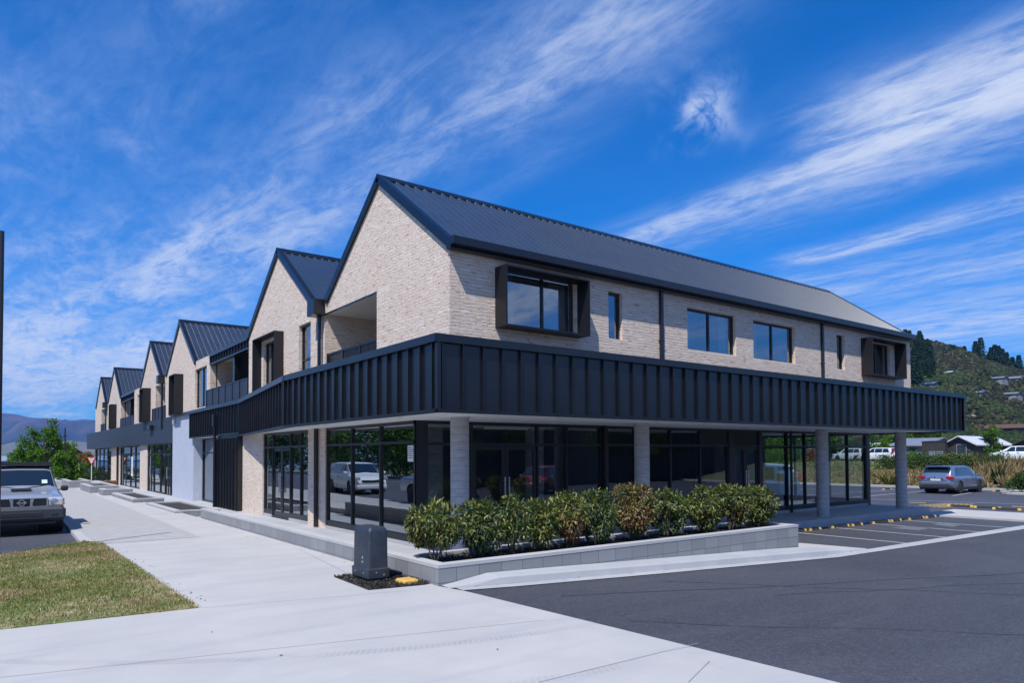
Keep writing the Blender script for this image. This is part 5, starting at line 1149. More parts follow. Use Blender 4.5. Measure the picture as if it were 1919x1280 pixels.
# ------------------------------------------------------------------ vehicles
def paint(name, col, metal=0.5, rough=0.3): return mat(name, col, rough, metal, None, 0.6)
M['p_silver'] = paint('silver blue paint', (0.20, 0.26, 0.36), .6, .32); M['p_ute'] = paint('pale silver paint', (0.42, 0.46, 0.54), .5, .34); M['p_white'] = paint('white paint', (0.72, 0.74, 0.75), 0, .3); M['p_red'] = paint('red paint', (0.50, 0.02, 0.015), .1, .3)
M['trim'] = mat('black trim', (0.02, 0.021, 0.024), .55); M['bump'] = mat('grey bumper plastic', (0.034, 0.040, 0.052), .5); M['lampclear'] = mat('headlamp lens', (0.55, 0.58, 0.62), .12, .3, .8, .6)
M['lampred'] = mat('red lamp lens', (0.42, 0.008, 0.006), .15, 0, .8, .5); M['amber'] = mat('amber lens', (0.6, 0.18, 0.03), .2, 0, .7); M['plate'] = mat('number plate', (0.62, 0.64, 0.66), .5)
CROW = lambda s: [(0, s[1]), (s[4]*.80, s[1]), (s[4]*.965, s[1]+.06), (s[4], s[1]+(s[2]-s[1])*.45), (s[4]*.985, s[2]-.06), (s[4]*.945, s[2]), (s[5]+.015, s[3]-.055), (s[5]*.86, s[3]-.012), (0, s[3])]
def car(name, label, cat, loc, rz, st, paintm, wheels, wr, glass_side, ws, rwin, group=None, extra=None, arch=1.2):
    """st: stations (x, underside z, belt z, top z, half width, roof half width) from rear to front"""
    e = empty(name, loc, label, cat, group, rz)
    NX, NR = 84, 40; xs_ = np.linspace(st[0][0], st[-1][0], NX); rows = np.array([CROW(s) for s in st]); sx = [s[0] for s in st]
    grid = np.zeros((NX, 9, 2))
    for r in range(9):
        for c in range(2): grid[:, r, c] = np.interp(xs_, sx, rows[:, r, c])
    for _ in range(3): grid[1:-1] = (grid[:-2]+2*grid[1:-1]+grid[2:])/4
    def surf(x, r, sg=1):
        f = (x-xs_[0])/(xs_[-1]-xs_[0])*(NX-1); i = int(min(max(f, 0), NX-1.001)); u = f-i; j = int(min(max(r, 0), 7.999)); v = r-j
        p = (grid[i, j]*(1-u)+grid[i+1, j]*u)*(1-v)+(grid[i, j+1]*(1-u)+grid[i+1, j+1]*u)*v
        return Vector((x, p[0]*sg, p[1]))
    V = []; rsamp = [8*k/NR for k in range(NR+1)]; inside = []
    for i in range(NX):
        ring = [surf(xs_[i], r, 1) for r in rsamp]+[surf(xs_[i], r, -1) for r in rsamp[-2:0:-1]]
        for p in ring:
            ins = False
            if abs(p.y) > .3 and p.z < .9:
                for wx in wheels:
                    dx, dz = p.x-wx, p.z-wr; d = math.hypot(dx, dz); R = wr*arch
                    if d < R:
                        ins = d < R*.86
                        k = R/max(d, .02)
                        if not ins and dz > -.12: p = Vector((wx+dx*k, p.y, wr+dz*k))
            inside.append(ins); V.append(p)
    n = 2*NR; F = []
    for i in range(NX-1):
        for j in range(n):
            q = (i*n+j, i*n+(j+1) % n, (i+1)*n+(j+1) % n, (i+1)*n+j)
            if any(inside[k] for k in q): continue
            F.append(q)
    F.append(tuple(range(n))); F.append(tuple(range((NX-1)*n+n-1, (NX-1)*n-1, -1)))
    def build(g, nm, m, par=e, smooth=True):
        me = bpy.data.meshes.new(nm); me.from_pydata(g.v if isinstance(g, MB) else g[0], [], g.f if isinstance(g, MB) else g[1]); me.materials.append(m)
        me.polygons.foreach_set('use_smooth', [smooth]*len(me.polygons)); me.update(); o = bpy.data.objects.new(nm, me); C.objects.link(o); o.parent = par
        if smooth: md = o.modifiers.new('e', 'EDGE_SPLIT'); md.split_angle = R_(38)
        return o
    body = build(([tuple(v) for v in V], F), 'body', paintm)
    def patch(nm, m, x0b, x1b, x0t, x1t, r0, r1, sg, off=.007, nx=8, nr=6, par=body):
        g = MB(); rowsv = []
        for a in range(nr+1):
            r = r0+(r1-r0)*a/nr; u = a/nr; xa, xb = x0b+(x0t-x0b)*u, x1b+(x1t-x1b)*u; row = []
            for b in range(nx+1):
                x = xa+(xb-xa)*b/nx; p = surf(x, r, sg); px_ = surf(x+.02, r, sg)-surf(x-.02, r, sg); pr = surf(x, min(r+.05, 8), sg)-surf(x, r-.05, sg); nn = px_.cross(pr)*sg
                if nn.length < 1e-9: nn = Vector((0, 0, 1))
                nn.normalize()
                if nn.z < -.2 or nn.y*sg < -.5: nn = -nn
                row.append(p+nn*off)
            rowsv.append(row)
        g.rings(rowsv, close=False, cap0=False, cap1=False); return build(g, nm, m, par)
    def fullpatch(nm, m, xb, xt, r0, x_mid=0.0, off=.007):
        g = MB(); rowsv = []
        for a in range(9):
            x = xb+(xt-xb)*a/8; row = []
            rs2 = [r0+(8-r0)*k/6 for k in range(7)]
            for r, sg in [(r, 1) for r in rs2]+[(r, -1) for r in rs2[-2::-1]]:
                p = surf(x, r, sg); dx = surf(x+.02, 8)-surf(x-.02, 8); nn = Vector((-dx.z, 0, dx.x)).normalized()
                if nn.z < 0: nn = -nn
                row.append(p+nn*off+Vector((0, 0, .002)))
            rowsv.append(row)
        g.rings(rowsv, close=False, cap0=False, cap1=False); return build(g, nm, m, body)
    for sg in (1, -1):
        for q in glass_side: patch('side_window', M['carglass'], *q, 5.12, 5.93, sg)
    fullpatch('windscreen', M['carglass'], *ws, 6.15); 
    if rwin: fullpatch('rear_window', M['carglass'], *rwin, 6.2)
    hw = max(s[4] for s in st)
    for wx in wheels:
        for sg in (1, -1):
            g = MB(); yo = sg*(hw-.10); g.lathe((wx, yo, wr), [(wr*.62, -.10), (wr*.94, -.10), (wr, -.065), (wr, .065), (wr*.94, .10), (wr*.62, .10)], 28, 'y'); wo = build(g, 'wheel', M['blackrub'])
            g = MB(); g.lathe((wx, yo, wr), [(wr*.64, -.085), (wr*.64, .085), (wr*.58, .085), (wr*.56, .02), (.06, .02), (.05, .02)] if sg < 0 else [(wr*.64, .085), (wr*.64, -.085), (wr*.58, -.085), (wr*.56, -.02), (.06, -.02), (.05, -.02)], 28, 'y')
            for k in range(5):
                a = k*2*math.pi/5; c_, s_ = math.cos(a), math.sin(a); w0 = .04; y0, y1 = yo+sg*.05, yo+sg*.075
                p = [(wx+c_*.03-s_*w0, wr+s_*.03+c_*w0), (wx+c_*.03+s_*w0, wr+s_*.03-c_*w0), (wx+c_*wr*.6+s_*w0*.7, wr+s_*wr*.6-c_*w0*.7), (wx+c_*wr*.6-s_*w0*.7, wr+s_*wr*.6+c_*w0*.7)]
                g.add([(q[0], y0, q[1]) for q in p]+[(q[0], y1, q[1]) for q in p], [(0, 1, 2, 3), (7, 6, 5, 4), (4, 5, 1, 0), (5, 6, 2, 1), (6, 7, 3, 2), (7, 4, 0, 3)])
            build(g, 'rim', M['steel'], wo, False)
            g = MB(); g.lathe((wx, sg*(hw-.32), wr+.02), [(wr*arch*.99, -.22), (wr*arch*.99, .22)], 24, 'y'); build(g, 'wheel_well', M['trim'], body)
    if extra: extra(e, body, build, patch, surf)
    return e
def mirrors(e, build, x, z, hw, m):
    for sg in (1, -1):
        g = MB(); g.cbox(x-.07, x+.10, sg*(hw+.02), sg*(hw+.19), z, z+.14, .035); g.box(x-.02, x+.03, sg*(hw-.06), sg*(hw+.05), z+.02, z+.05); build(g, 'mirror', m, e, False)
def lampbox(build, par, nm, m, x0, x1, y0, y1, z0, z1, sg, c=.02):
    g = MB(); g.cbox(x0, x1, sg*y0, sg*y1, z0, z1, c); return build(g, nm, m, par, False)
# --- silver wagon, seen from behind
WAG = [(-2.40, .55, .80, .86, .62, .50), (-2.38, .38, .90, 1.00, .84, .66), (-2.30, .30, .95, 1.12, .90, .70), (-2.12, .27, .97, 1.42, .915, .70), (-1.95, .25, .97, 1.56, .92, .69), (-1.3, .22, .96, 1.60, .92, .68), (0, .21, .95, 1.61, .92, .67), (.55, .21, .95, 1.57, .92, .66), (1.45, .21, .93, 1.02, .91, .72), (2.0, .24, .87, .93, .88, .70), (2.32, .30, .74, .80, .80, .62), (2.42, .40, .62, .66, .66, .5)]
def wag_x(e, body, build, patch, surf):
    for sg in (1, -1):
        lampbox(build, e, 'tail_light', M['lampred'], -2.41, -2.12, .55, .915, .86, 1.02, sg, .03)
        lampbox(build, e, 'headlight', M['lampclear'], 2.05, 2.30, .5, .82, .68, .82, sg, .03)
        g = MB(); g.tube([(-1.8, sg*.62, 1.63), (-1.2, sg*.60, 1.68), (.2, sg*.59, 1.68), (.6, sg*.58, 1.61)], .022, 8); build(g, 'roof_rail', M['trim'], e)
        g = MB(); g.box(-2.2, 2.0, sg*.915, sg*.93, .22, .36); build(g, 'sill_trim', M['trim'], e, False)
        for x in (-.55, .42): g = MB(); g.box(x-.09, x+.09, sg*.922, sg*.945, .84, .865); build(g, 'door_handle', M['p_silver'], e, False)
    g = MB(); g.cbox(-2.46, -2.25, -.88, .88, .30, .50, .04); build(g, 'rear_bumper', M['trim'], e, False)
    g = MB(); g.cbox(-2.45, -2.30, -.80, .80, .49, .70, .05); build(g, 'bumper_cover', M['p_silver'], e, False)
    g = MB(); g.cbox(-2.43, -2.39, -.27, .27, .74, .85, .008); build(g, 'number_plate', M['plate'], e, False)
    g = MB(); g.cbox(-2.425, -2.36, -.42, .42, .87, .91, .01); build(g, 'garnish', M['steel'], e, False)
    g = MB(); g.cbox(-2.26, -1.95, -.62, .62, 1.55, 1.59, .012); build(g, 'roof_spoiler', M['p_silver'], e, False)
    g = MB(); g.lathe((-2.40, 0, .96), [(.045, -.03), (.045, .0), (.03, .006)], 14, 'x'); build(g, 'emblem', M['steel'], e, False)
    for sg in (1,): g = MB(); g.tube([(-2.48, -.55, .30), (-2.3, -.55, .30)], .035, 10); build(g, 'exhaust', M['steel'], e, False)
    mirrors(e, build, .72, .97, .90, M['p_silver'])
GS_W = [(-1.86, -.98, -1.62, -1.02), (-.92, .02, -.94, -.02), (.08, 1.05, .06, .42)]
car('station_wagon', 'silver-blue station wagon parked facing the tussock bank', 'car', (46.05, 17.75, -.505), 0, WAG, M['p_silver'], (-1.36, 1.40), .345, GS_W, (1.36, .62), (-2.24, -1.98), 'cars in the car park', wag_x)
# --- utility vehicle, seen from the front
UTE = [(-2.55, .55, .95, 1.0, .84, .80), (-2.50, .45, 1.02, 1.08, .88, .84), (-1.0, .40, 1.04, 1.10, .90, .84), (-.75, .38, 1.04, 1.60, .905, .66), (-.45, .36, 1.04, 1.69, .905, .67), (.45, .34, 1.03, 1.70, .905, .67), (.72, .34, 1.03, 1.64, .905, .66), (1.28, .34, 1.02, 1.16, .905, .74), (1.5, .36, 1.0, 1.10, .905, .74), (2.2, .42, .92, 1.00, .89, .74), (2.36, .46, .86, .94, .86, .72), (2.42, .50, .80, .86, .80, .66)]
def ute_x(e, body, build, patch, surf):
    for sg in (1, -1):
        g = MB(); g.cbox(2.16, 2.44, sg*.52, sg*.88, .70, .93, .045); h = build(g, 'headlight', M['lampclear'], e, False)
        g = MB(); g.lathe((2.43, sg*.66, .82), [(.085, -.01), (.085, .012), (.05, .02)], 18, 'x'); build(g, 'reflector', M['steel'], h, False)
        g = MB(); g.cbox(2.25, 2.450, sg*.82, sg*.885, .745, .80, .012); build(g, 'indicator', M['amber'], h, False)
        g = MB(); g.tube([(1.38, sg*.10, 1.135), (1.22, sg*.62, 1.20)], .012, 6); build(g, 'wiper', M['trim'], e, False)
        g = MB(); g.cbox(2.40, 2.537, sg*.58, sg*.76, .46, .58, .03); build(g, 'fog_recess', M['trim'], e, False)
        g = MB(); g.box(-.7, .7, sg*.64, sg*.68, 1.66, 1.75); build(g, 'rack_foot', M['trim'], e, False)
    g = MB(); g.cbox(2.36, 2.435, -.52, .52, .72, .91, .02); gr = build(g, 'grille', M['trim'], e, False)
    g = MB()
    for y0, y1 in ((-.54, -.50), (.50, .54)): g.cbox(2.40, 2.455, y0, y1, .71, .92, .008)
    for s in (-1, 1): g.add([(2.452, s*.16, .72), (2.452, s*.20, .72), (2.452, s*.25, .91), (2.452, s*.21, .91)], [(0, 1, 2, 3)]); g.box(2.42, 2.45, s*.17, s*.22, .72, .91)
    g.box(2.40, 2.45, -.52, .52, .905, .925); g.box(2.40, 2.45, -.52, .52, .705, .722); build(g, 'grille_surround', M['steel'], gr, False)
    g = MB()
    for k in range(9):
        for s in (-1, 1): y = s*(.24+.028*k); g.box(2.436, 2.442, y-.004, y+.004, .73, .90)
    for k in range(6): g.box(2.436, 2.442, -.49, .49, .745+.028*k, .751+.028*k)
    build(g, 'grille_mesh', M['bump'], gr, False)
    g = MB(); g.lathe((2.455, 0, .815), [(.075, -.01), (.075, .008), (.055, .008), (.055, -.01)], 24, 'x'); g.box(2.45, 2.472, -.10, .10, .798, .832); build(g, 'emblem', M['steel'], gr, False)
    g = MB(); g.cbox(2.18, 2.53, -.91, .91, .36, .705, .07); build(g, 'front_bumper', M['bump'], e, False)
    g = MB(); g.cbox(2.44, 2.538, -.44, .44, .46, .59, .02); build(g, 'air_intake', M['trim'], e, False)
    g = MB(); g.cbox(2.1, 2.42, -.7, .7, .26, .37, .04); build(g, 'skid_plate', M['bump'], e, False)
    g = MB(); g.add([(1.52, -.20, 1.105), (1.52, .20, 1.105), (1.80, .22, 1.10), (1.80, -.22, 1.10), (1.55, -.19, 1.15), (1.55, .19, 1.15), (1.80, .21, 1.145), (1.80, -.21, 1.145)], [(4, 5, 6, 7), (0, 4, 7, 3), (1, 2, 6, 5), (0, 1, 5, 4)]); build(g, 'hood_scoop', M['p_ute'], e, False)
    g = MB(); g.box(1.795, 1.802, -.20, .20, 1.085, 1.142); build(g, 'scoop_mouth', M['trim'], e, False)
    g = MB(); g.box(-.72, .74, -.70, .70, 1.735, 1.78); g.box(.66, .75, -.72, .72, 1.70, 1.80); build(g, 'roof_rack', M['trim'], e, False)
    g = MB(); p = surf(1.18, 6.6, -1); 
    M['sticker'] = M.get('sticker') or mat('inspection label', (0.50, 0.66, 0.62), .6)
    g.add([(1.205, .46, 1.215), (1.205, .58, 1.215), (1.115, .58, 1.305), (1.115, .46, 1.305)], [(0, 1, 2, 3)]); o = build(g, 'inspection_label', M['sticker'], e, False); o.location = (.045, 0, .03)
    g = MB(); g.cbox(-2.5, -1.1, -.80, .80, 1.02, 1.06, .01); build(g, 'tray_cover', M['trim'], e, False)
    mirrors(e, build, 1.02, 1.03, .87, M['trim'])
GS_U = [(-.66, .06, -.52, .04), (.12, 1.12, .10, .60)]
car('utility_vehicle', 'silver double-cab utility vehicle with roof rack parked beside the lawn', 'utility vehicle', (.63, 23.2, -.085), R_(-90), UTE, M['p_ute'], (-1.45, 1.50), .36, GS_U, (1.245, .78), None, None, ute_x, 1.28)
# --- white people mover seen through the glass, and others
VAN = [(-2.35, .5, .95, 1.05, .72, .6), (-2.32, .34, 1.0, 1.2, .88, .70), (-2.2, .26, 1.02, 1.55, .92, .72), (-2.05, .24, 1.02, 1.78, .93, .74), (-1.0, .2, 1.0, 1.86, .93, .74), (.5, .2, 1.0, 1.86, .93, .74), (.95, .2, 1.0, 1.80, .93, .73), (1.75, .22, .98, 1.12, .92, .74), (2.15, .28, .88, .98, .88, .7), (2.36, .36, .7, .78, .78, .6), (2.42, .42, .62, .66, .66, .5)]
def van_x(e, body, build, patch, surf):
    for sg in (1, -1):
        lampbox(build, e, 'tail_light', M['lampred'], -2.33, -2.15, .62, .93, 1.0, 1.4, sg); lampbox(build, e, 'headlight', M['lampclear'], 2.0, 2.33, .5, .87, .72, .90, sg, .03)
        g = MB(); g.box(-.3, -.1, sg*.93, sg*.95, .9, .93); g.box(.55, .7, sg*.93, sg*.95, .9, .93); build(g, 'door_handle', M['steel'], e, False)
    g = MB(); g.cbox(2.3, 2.45, -.8, .8, .28, .5, .05); g.cbox(-2.42, -2.3, -.85, .85, .3, .55, .05); build(g, 'bumper', M['p_white'], e, False)
    g = MB(); g.cbox(2.34, 2.43, -.45, .45, .6, .74, .02); build(g, 'grille', M['trim'], e, False)
    mirrors(e, build, 1.25, 1.02, .92, M['p_white'])
GS_V = [(-2.0, -1.05, -1.92, -1.08), (-.97, .30, -1.0, .26), (.38, 1.5, .34, .86)]
p = ondepth(1436, 900, 34.5)
def hsub(name, label, loc, rz, pm, group=None, st=VAN, gs=GS_V, w=(1.66, 1.02), rw=(-2.17, -2.06), ex=van_x, wh=(-1.4, 1.45), wr=.33): return car(name, label, 'car', loc, rz, st, pm, wh, wr, gs, w, rw, group, ex)
hsub('people_mover', 'white people mover seen through the corner glass', (p[0], p[1]+1.0, -.5), R_(90), M['p_white'], 'cars in the car park')
x, y = at_x(1908, 86); hsub('white_estate_car', 'white car on the road above the tussock at the right edge', (x, y, .95), R_(95), M['p_white'], 'cars by the houses', st=WAG, gs=GS_W, w=(1.36, .62), rw=(-2.24, -1.98), ex=van_x)
x, y = at_x(1597, 86); hsub('white_estate_car', 'white car seen through the end glass near the houses', (x, y, .9), R_(75), M['p_white'], 'cars by the houses', st=WAG, gs=GS_W, w=(1.36, .62), rw=(-2.24, -1.98))
x, y = at_x(1648, 84); hsub('white_estate_car', 'white car between the two right columns near the houses', (x, y, .9), R_(80), M['p_white'], 'cars by the houses', st=WAG, gs=GS_W, w=(1.36, .62), rw=(-2.24, -1.98))
# mirrored in the shop glass: real cars on the street side and across the car park
hsub('white_suv', 'white estate car parked behind the utility vehicle, mirrored in the shop glass', (-0.5, 34.3, -.09), R_(-84), M['p_white'], st=WAG, gs=GS_W, w=(1.36, .62), rw=(-2.24, -1.98))
hsub('white_pickup', 'white car further down the street, mirrored near the glass corner', (-11.6, 16.0, -.09), R_(95), M['p_white'], st=WAG, gs=GS_W, w=(1.36, .62), rw=(-2.24, -1.98))
q = onz(1003, 921, -.36); hsub('red_hatchback', 'red hatchback parked across the car park, mirrored in the corner glass', (q[0]+.5, 26.85-q[1], hg(q[0])), R_(150), M['p_red'], st=WAG, gs=GS_W, w=(1.36, .62), rw=(-2.24, -1.98), ex=wag_x)
# ------------------------------------------------------------------ houses and other buildings
M['wallblack'] = noisy('black stained boards', (0.030, 0.027, 0.030), (0.045, 0.040, 0.042), 3, .7, stretch=(1, 1, .2)); M['wallgrey'] = noisy('grey boards', (0.20, 0.21, 0.23), (0.25, 0.26, 0.28), 3, .7, stretch=(.3, .3, 6))
M['rooflight'] = noisy('pale steel roof', (0.50, 0.52, 0.56), (0.58, 0.60, 0.63), 1, .4); M['roofgrey'] = noisy('grey roof steel', (0.16, 0.18, 0.22), (0.20, 0.22, 0.26), 1, .45); M['solar'] = mat('solar panel', (0.015, 0.05, 0.13), .15, 0, .8)
M['timber'] = noisy('dark timber wall', (0.085, 0.045, 0.03), (0.12, 0.065, 0.04), 3, .8); M['garage'] = mat('grey garage door', (0.22, 0.25, 0.30), .5); M['win'] = mat('house window glass', (0.03, 0.045, 0.06), .06, 0, .8)
def house(name, label, x0, x1, y0, y1, zg, ze, zr, wallm, roofm, solar=False, wins=(), ridge='x', over=.45, doors=(), chimney=False):
    e = empty(name, ((x0+x1)/2, (y0+y1)/2, zg), label, 'house'); g = MB(); flat = zr-ze < .1
    if ridge == 'x':
        ym = (y0+y1)/2
        g.add([(x0, y0, zg-.6), (x1, y0, zg-.6), (x1, y1, zg-.6), (x0, y1, zg-.6), (x0, y0, ze), (x1, y0, ze), (x1, y1, ze), (x0, y1, ze), (x0, ym, zr), (x1, ym, zr)], [(0, 1, 5, 4), (2, 3, 7, 6), (3, 0, 4, 8, 7), (1, 2, 6, 9, 5)])
    else:
        xm = (x0+x1)/2
        g.add([(x0, y0, zg-.6), (x1, y0, zg-.6), (x1, y1, zg-.6), (x0, y1, zg-.6), (x0, y0, ze), (x1, y0, ze), (x1, y1, ze), (x0, y1, ze), (xm, y0, zr), (xm, y1, zr)], [(0, 1, 5, 8, 4), (2, 3, 7, 9, 6), (3, 0, 4, 7), (1, 2, 6, 5)])
    g.build('wall', wallm, e); g = MB()
    if ridge == 'x':
        s = (zr-ze)/((y1-y0)/2); a, b, c_ = y0-over, (y0+y1)/2, y1+over; za = ze-s*over
        for p_, q_, zp, zq in ((a, b, za, zr), (b, c_, zr, za)): g.add([(x0-over, p_, zp+.02), (x1+over, p_, zp+.02), (x1+over, q_, zq+.02), (x0-over, q_, zq+.02), (x0-over, p_, zp+.14), (x1+over, p_, zp+.14), (x1+over, q_, zq+.14), (x0-over, q_, zq+.14)], [(3, 2, 1, 0), (4, 5, 6, 7), (0, 1, 5, 4), (1, 2, 6, 5), (2, 3, 7, 6), (3, 0, 4, 7)])
    else:
        s = (zr-ze)/((x1-x0)/2); a, b, c_ = x0-over, (x0+x1)/2, x1+over; za = ze-s*over
        for p_, q_, zp, zq in ((a, b, za, zr), (b, c_, zr, za)): g.add([(p_, y0-over, zp+.02), (q_, y0-over, zq+.02), (q_, y1+over, zq+.02), (p_, y1+over, zp+.02), (p_, y0-over, zp+.14), (q_, y0-over, zq+.14), (q_, y1+over, zq+.14), (p_, y1+over, zp+.14)], [(3, 2, 1, 0), (4, 5, 6, 7), (0, 1, 5, 4), (1, 2, 6, 5), (2, 3, 7, 6), (3, 0, 4, 7)])
    rf = g.build('roof', roofm, e)
    if solar:
        s = (zr-ze)/((y1-y0)/2); L = x1-x0
        g = MB(); ya, yb = y0+.5, (y0+y1)/2-.6; f = lambda y: ze+s*(y-y0)+.20
        for k in range(5): xa = x0+L*.34+k*1.08; g.add([(xa, ya, f(ya)), (xa+1.0, ya, f(ya)), (xa+1.0, yb, f(yb)), (xa, yb, f(yb))], [(0, 1, 2, 3)])
        g.build('solar_panel', M['solar'], rf)
    for pl, a0, a1, b0, b1, m_ in wins:
        g = MB()
        nm = 'garage_door' if m_ == 'garage' else 'window'
        if pl == 'x': g.box(x0-.06, x0+.04, a0, a1, b0, b1)
        else: g.box(a0, a1, y0-.06, y0+.04, b0, b1)
        w = g.build(nm, M['garage'] if m_ == 'garage' else M['wallgrey'], e)
        if m_ != 'garage':
            g = MB()
            if pl == 'x': g.box(x0-.075, x0-.061, a0+.08, a1-.08, b0+.08, b1-.08)
            else: g.box(a0+.08, a1-.08, y0-.075, y0-.061, b0+.08, b1-.08)
            g.build('pane', M['win'], w)
        else:
            g = MB()
            for k in range(1, 5):
                zz = b0+(b1-b0)*k/5
                if pl == 'x': g.box(x0-.066, x0-.061, a0, a1, zz-.015, zz+.015)
                else: g.box(a0, a1, y0-.066, y0-.061, zz-.015, zz+.015)
            g.build('groove', M['trim'], w)
    return e
def hx(px, X): return _ray(px, 855)[1]*X/_ray(px, 855)[0]           # Y of that pixel column on the plane X
def hy(px, Y): return _ray(px, 855)[0]*Y/_ray(px, 855)[1]
def hz(px, py, P): d = _ray(px, py); t = (P[0]/d[0]); return CAM[2]+d[2]*t
X0 = 93.0; y0 = hx(1826, X0); y1 = hx(1772, X0); x1 = hy(1892, y0)
zr, ze = hz(1800, 819, (X0,)), hz(1826, 832, (X0,))
house('gabled_house', 'black gabled house with a pale roof and solar panels, right of the garage', X0, x1, y0, y1, .95, ze, zr, M['wallblack'], M['rooflight'], True, [('x', hx(1812, X0), hx(1793, X0), 1.3, 2.9, 'w'), ('y', X0+6, X0+8, 1.5, 2.7, 'w')])
X1 = 92.0; house('garage', 'flat-roofed black garage with a grey roller door', X1, X1+8, hx(1771, X1), hx(1728, X1), .95, hz(1750, 829, (X1,)), hz(1750, 828.5, (X1,)), M['wallblack'], M['wallblack'], False, [('x', hx(1768, X1), hx(1741, X1), 1.0, hz(1750, 846, (X1,)), 'garage')], over=.05)
X2 = 100.0; house('grey_house', 'grey-roofed house left of the black garage', X2, X2+12, hx(1728, X2), hx(1668, X2), .95, hz(1700, 836, (X2,)), hz(1700, 822, (X2,)), M['wallgrey'], M['roofgrey'], False, [('x', hx(1718, X2), hx(1704, X2), 1.6, 2.6, 'w')], ridge='y')
X3 = 96.0; house('low_house', 'low house with grey boards seen between the two right columns', X3, X3+9, hx(1664, X3), hx(1636, X3), .95, hz(1650, 849, (X3,)), hz(1650, 839, (X3,)), M['wallgrey'], M['roofgrey'], ridge='y')
X4 = 94.0; house('pale_house', 'pale-roofed house seen through the end glass', X4, X4+10, hx(1618, X4), hx(1576, X4), .95, hz(1600, 841, (X4,)), hz(1600, 832, (X4,)), M['timber'], M['rooflight'], ridge='y')
house('distant_white_house', 'white walled house seen through the corner glass above the van', X4, X4+10, hx(1500, X4), hx(1438, X4), .95, hz(1450, 851, (X4,)), hz(1450, 836, (X4,)), M['wallgrey'], M['roofgrey'], ridge='y')
X5 = 104.0; house('dark_roofed_house', 'dark roofed house cut by the right edge of the picture', X5, X5+14, hx(1975, X5), hx(1893, X5), .95, hz(1900, 838, (X5,)), hz(1900, 821, (X5,)), M['wallblack'], M['wallblack'], ridge='x')
# hillside houses
def hillhouse(px, py, w, h, label, wallm, roofm, flat=False):
    t = hill_t(px, py); p = hill_pt(px, t); return house('hillside_house', label, p.x, p.x+8, p.y-w/2, p.y+w/2, p.z-1, p.z+h*.65, p.z+h, wallm, roofm, False, [('x', p.y-w*.3, p.y-w*.05, p.z+.6, p.z+h*.5, 'w'), ('x', p.y+w*.1, p.y+w*.35, p.z+.6, p.z+h*.5, 'w')], ridge='y')
hillhouse(1911, 716, 10, 3.6, 'grey house high on the hill at the right edge', M['wallgrey'], M['roofgrey']); hillhouse(1864, 716, 8, 2.6, 'small white-blue roofed house in the scrub high on the hill', M['wallgrey'], M['roofgrey'])
hillhouse(1885, 746, 9, 2.4, 'wide low house with grey-blue roof halfway up the hill', M['wallgrey'], M['roofgrey']); hillhouse(1735, 729, 7, 3, 'small house peeping over the cladding band', M['wallgrey'], M['solar'])
hillhouse(1782, 703, 3.5, 2.2, 'tiny white hut high on the hill', M['rooflight'], M['rooflight']); hillhouse(1833, 742, 3, 2.0, 'small grey shed on the hillside', M['wallgrey'], M['roofgrey']); hillhouse(1895, 816, 14, 3.2, 'long brown low house at the foot of the hill', M['timber'], M['timber'])
# timber gable by the lake
Yt = ondepth(128, 855, 95)[1]; hzy = lambda px, py: CAM[2]+_ray(px, py)[2]*Yt/_ray(px, py)[1]
house('timber_house', 'dark timber gabled house behind the street trees', hy(82, Yt), hy(161, Yt), Yt, Yt+14, -1.6, hzy(161, 853), hzy(122, 830), M['timber'], M['roofgrey'], False, [('y', hy(140, Yt), hy(150, Yt), -.6, .8, 'w')], ridge='y')
# buildings the glass mirrors
house('added_warehouse', 'long dark building added unseen across the car park to darken the ground floor glass', -20, 120, -52, -38, -.3, 5.5, 7.5, M['wallblack'], M['roofgrey'], ridge='x')  # unseen building added so the ground floor glass mirrors dark
house('cottage', 'dark low building across the street, mirrored in the shop glass', -34, -24, 6, 24, 0, 3.0, 4.6, M['wallblack'], M['roofgrey'], ridge='y')
for k in range(9):
    x = 8+k*11; tree('added_tree', x, -26-(k % 2)*3, -.4, 6.5, auto_lobes(random.Random(140+k), 6.5, 3.0, 12, .12, 'round'), M['tree_b'], ['nearest', 'second', 'third', 'fourth', 'fifth', 'sixth', 'seventh', 'eighth', 'farthest'][k]+' dark tree added unseen across the car park to darken the glass', 'tree', 'unseen trees added across the car park', 2400, .34, .12, 150+k)  # unseen trees added to keep mirrored sky off the glass
fe = empty('added_fence', (75, -15, -.5), 'dark timber fence added unseen across the car park to darken the ground floor glass', 'fence')  # unseen fence added to darken what the glass mirrors
g = MB(); g.box(18, 140, -15.05, -15.0, -.7, 1.9); g.build('boards', M['wallblack'], fe); g = MB()
for k in range(50): g.box(18+k*2.45, 18.1+k*2.45, -15.0, -14.93, -.7, 1.95)
g.build('posts', M['timber'], fe)
# ------------------------------------------------------------------ posts and signs
g = MB(); p = ondepth(-1.2, 1035, 13.2)
sp_ = empty('street_pole', (0.166-.02, 16.45, 0), 'dark pole cut by the left edge of the picture beside the lawn', 'pole'); d_ = _ray(-.5, 900); Yp = 16.45; Xp = d_[0]*Yp/d_[1]-.02; sp_.location = (Xp, Yp, 0)
g.tube([(Xp, Yp, -.1), (Xp-.012, Yp, 6.17)], .043, 16); g.build('shaft', M['alu'], sp_)
g = MB(); g.lathe((Xp, Yp, 0), [(.11, 0), (.11, .015), (.05, .03)], 18); g.build('base_plate', M['alu'], sp_)
x, y, z = at(121.5, 50, -.2); lp = empty('lamp_post', (x, y, z), 'thin dark lamp post rising above the street trees', 'lamp post'); zt = ondepth(121.5, 802, 50)[2]
g = MB(); g.tube([(x, y, z), (x, y, zt)], [.06, .04], 10); g.build('pole', M['alu'], lp); g = MB(); g.box(x-.12, x+.10, y-.06, y+.06, zt-.62, zt-.56); g.build('lamp_head', M['alu'], lp)
def facing(e): e.rotation_euler = (0, 0, 0)
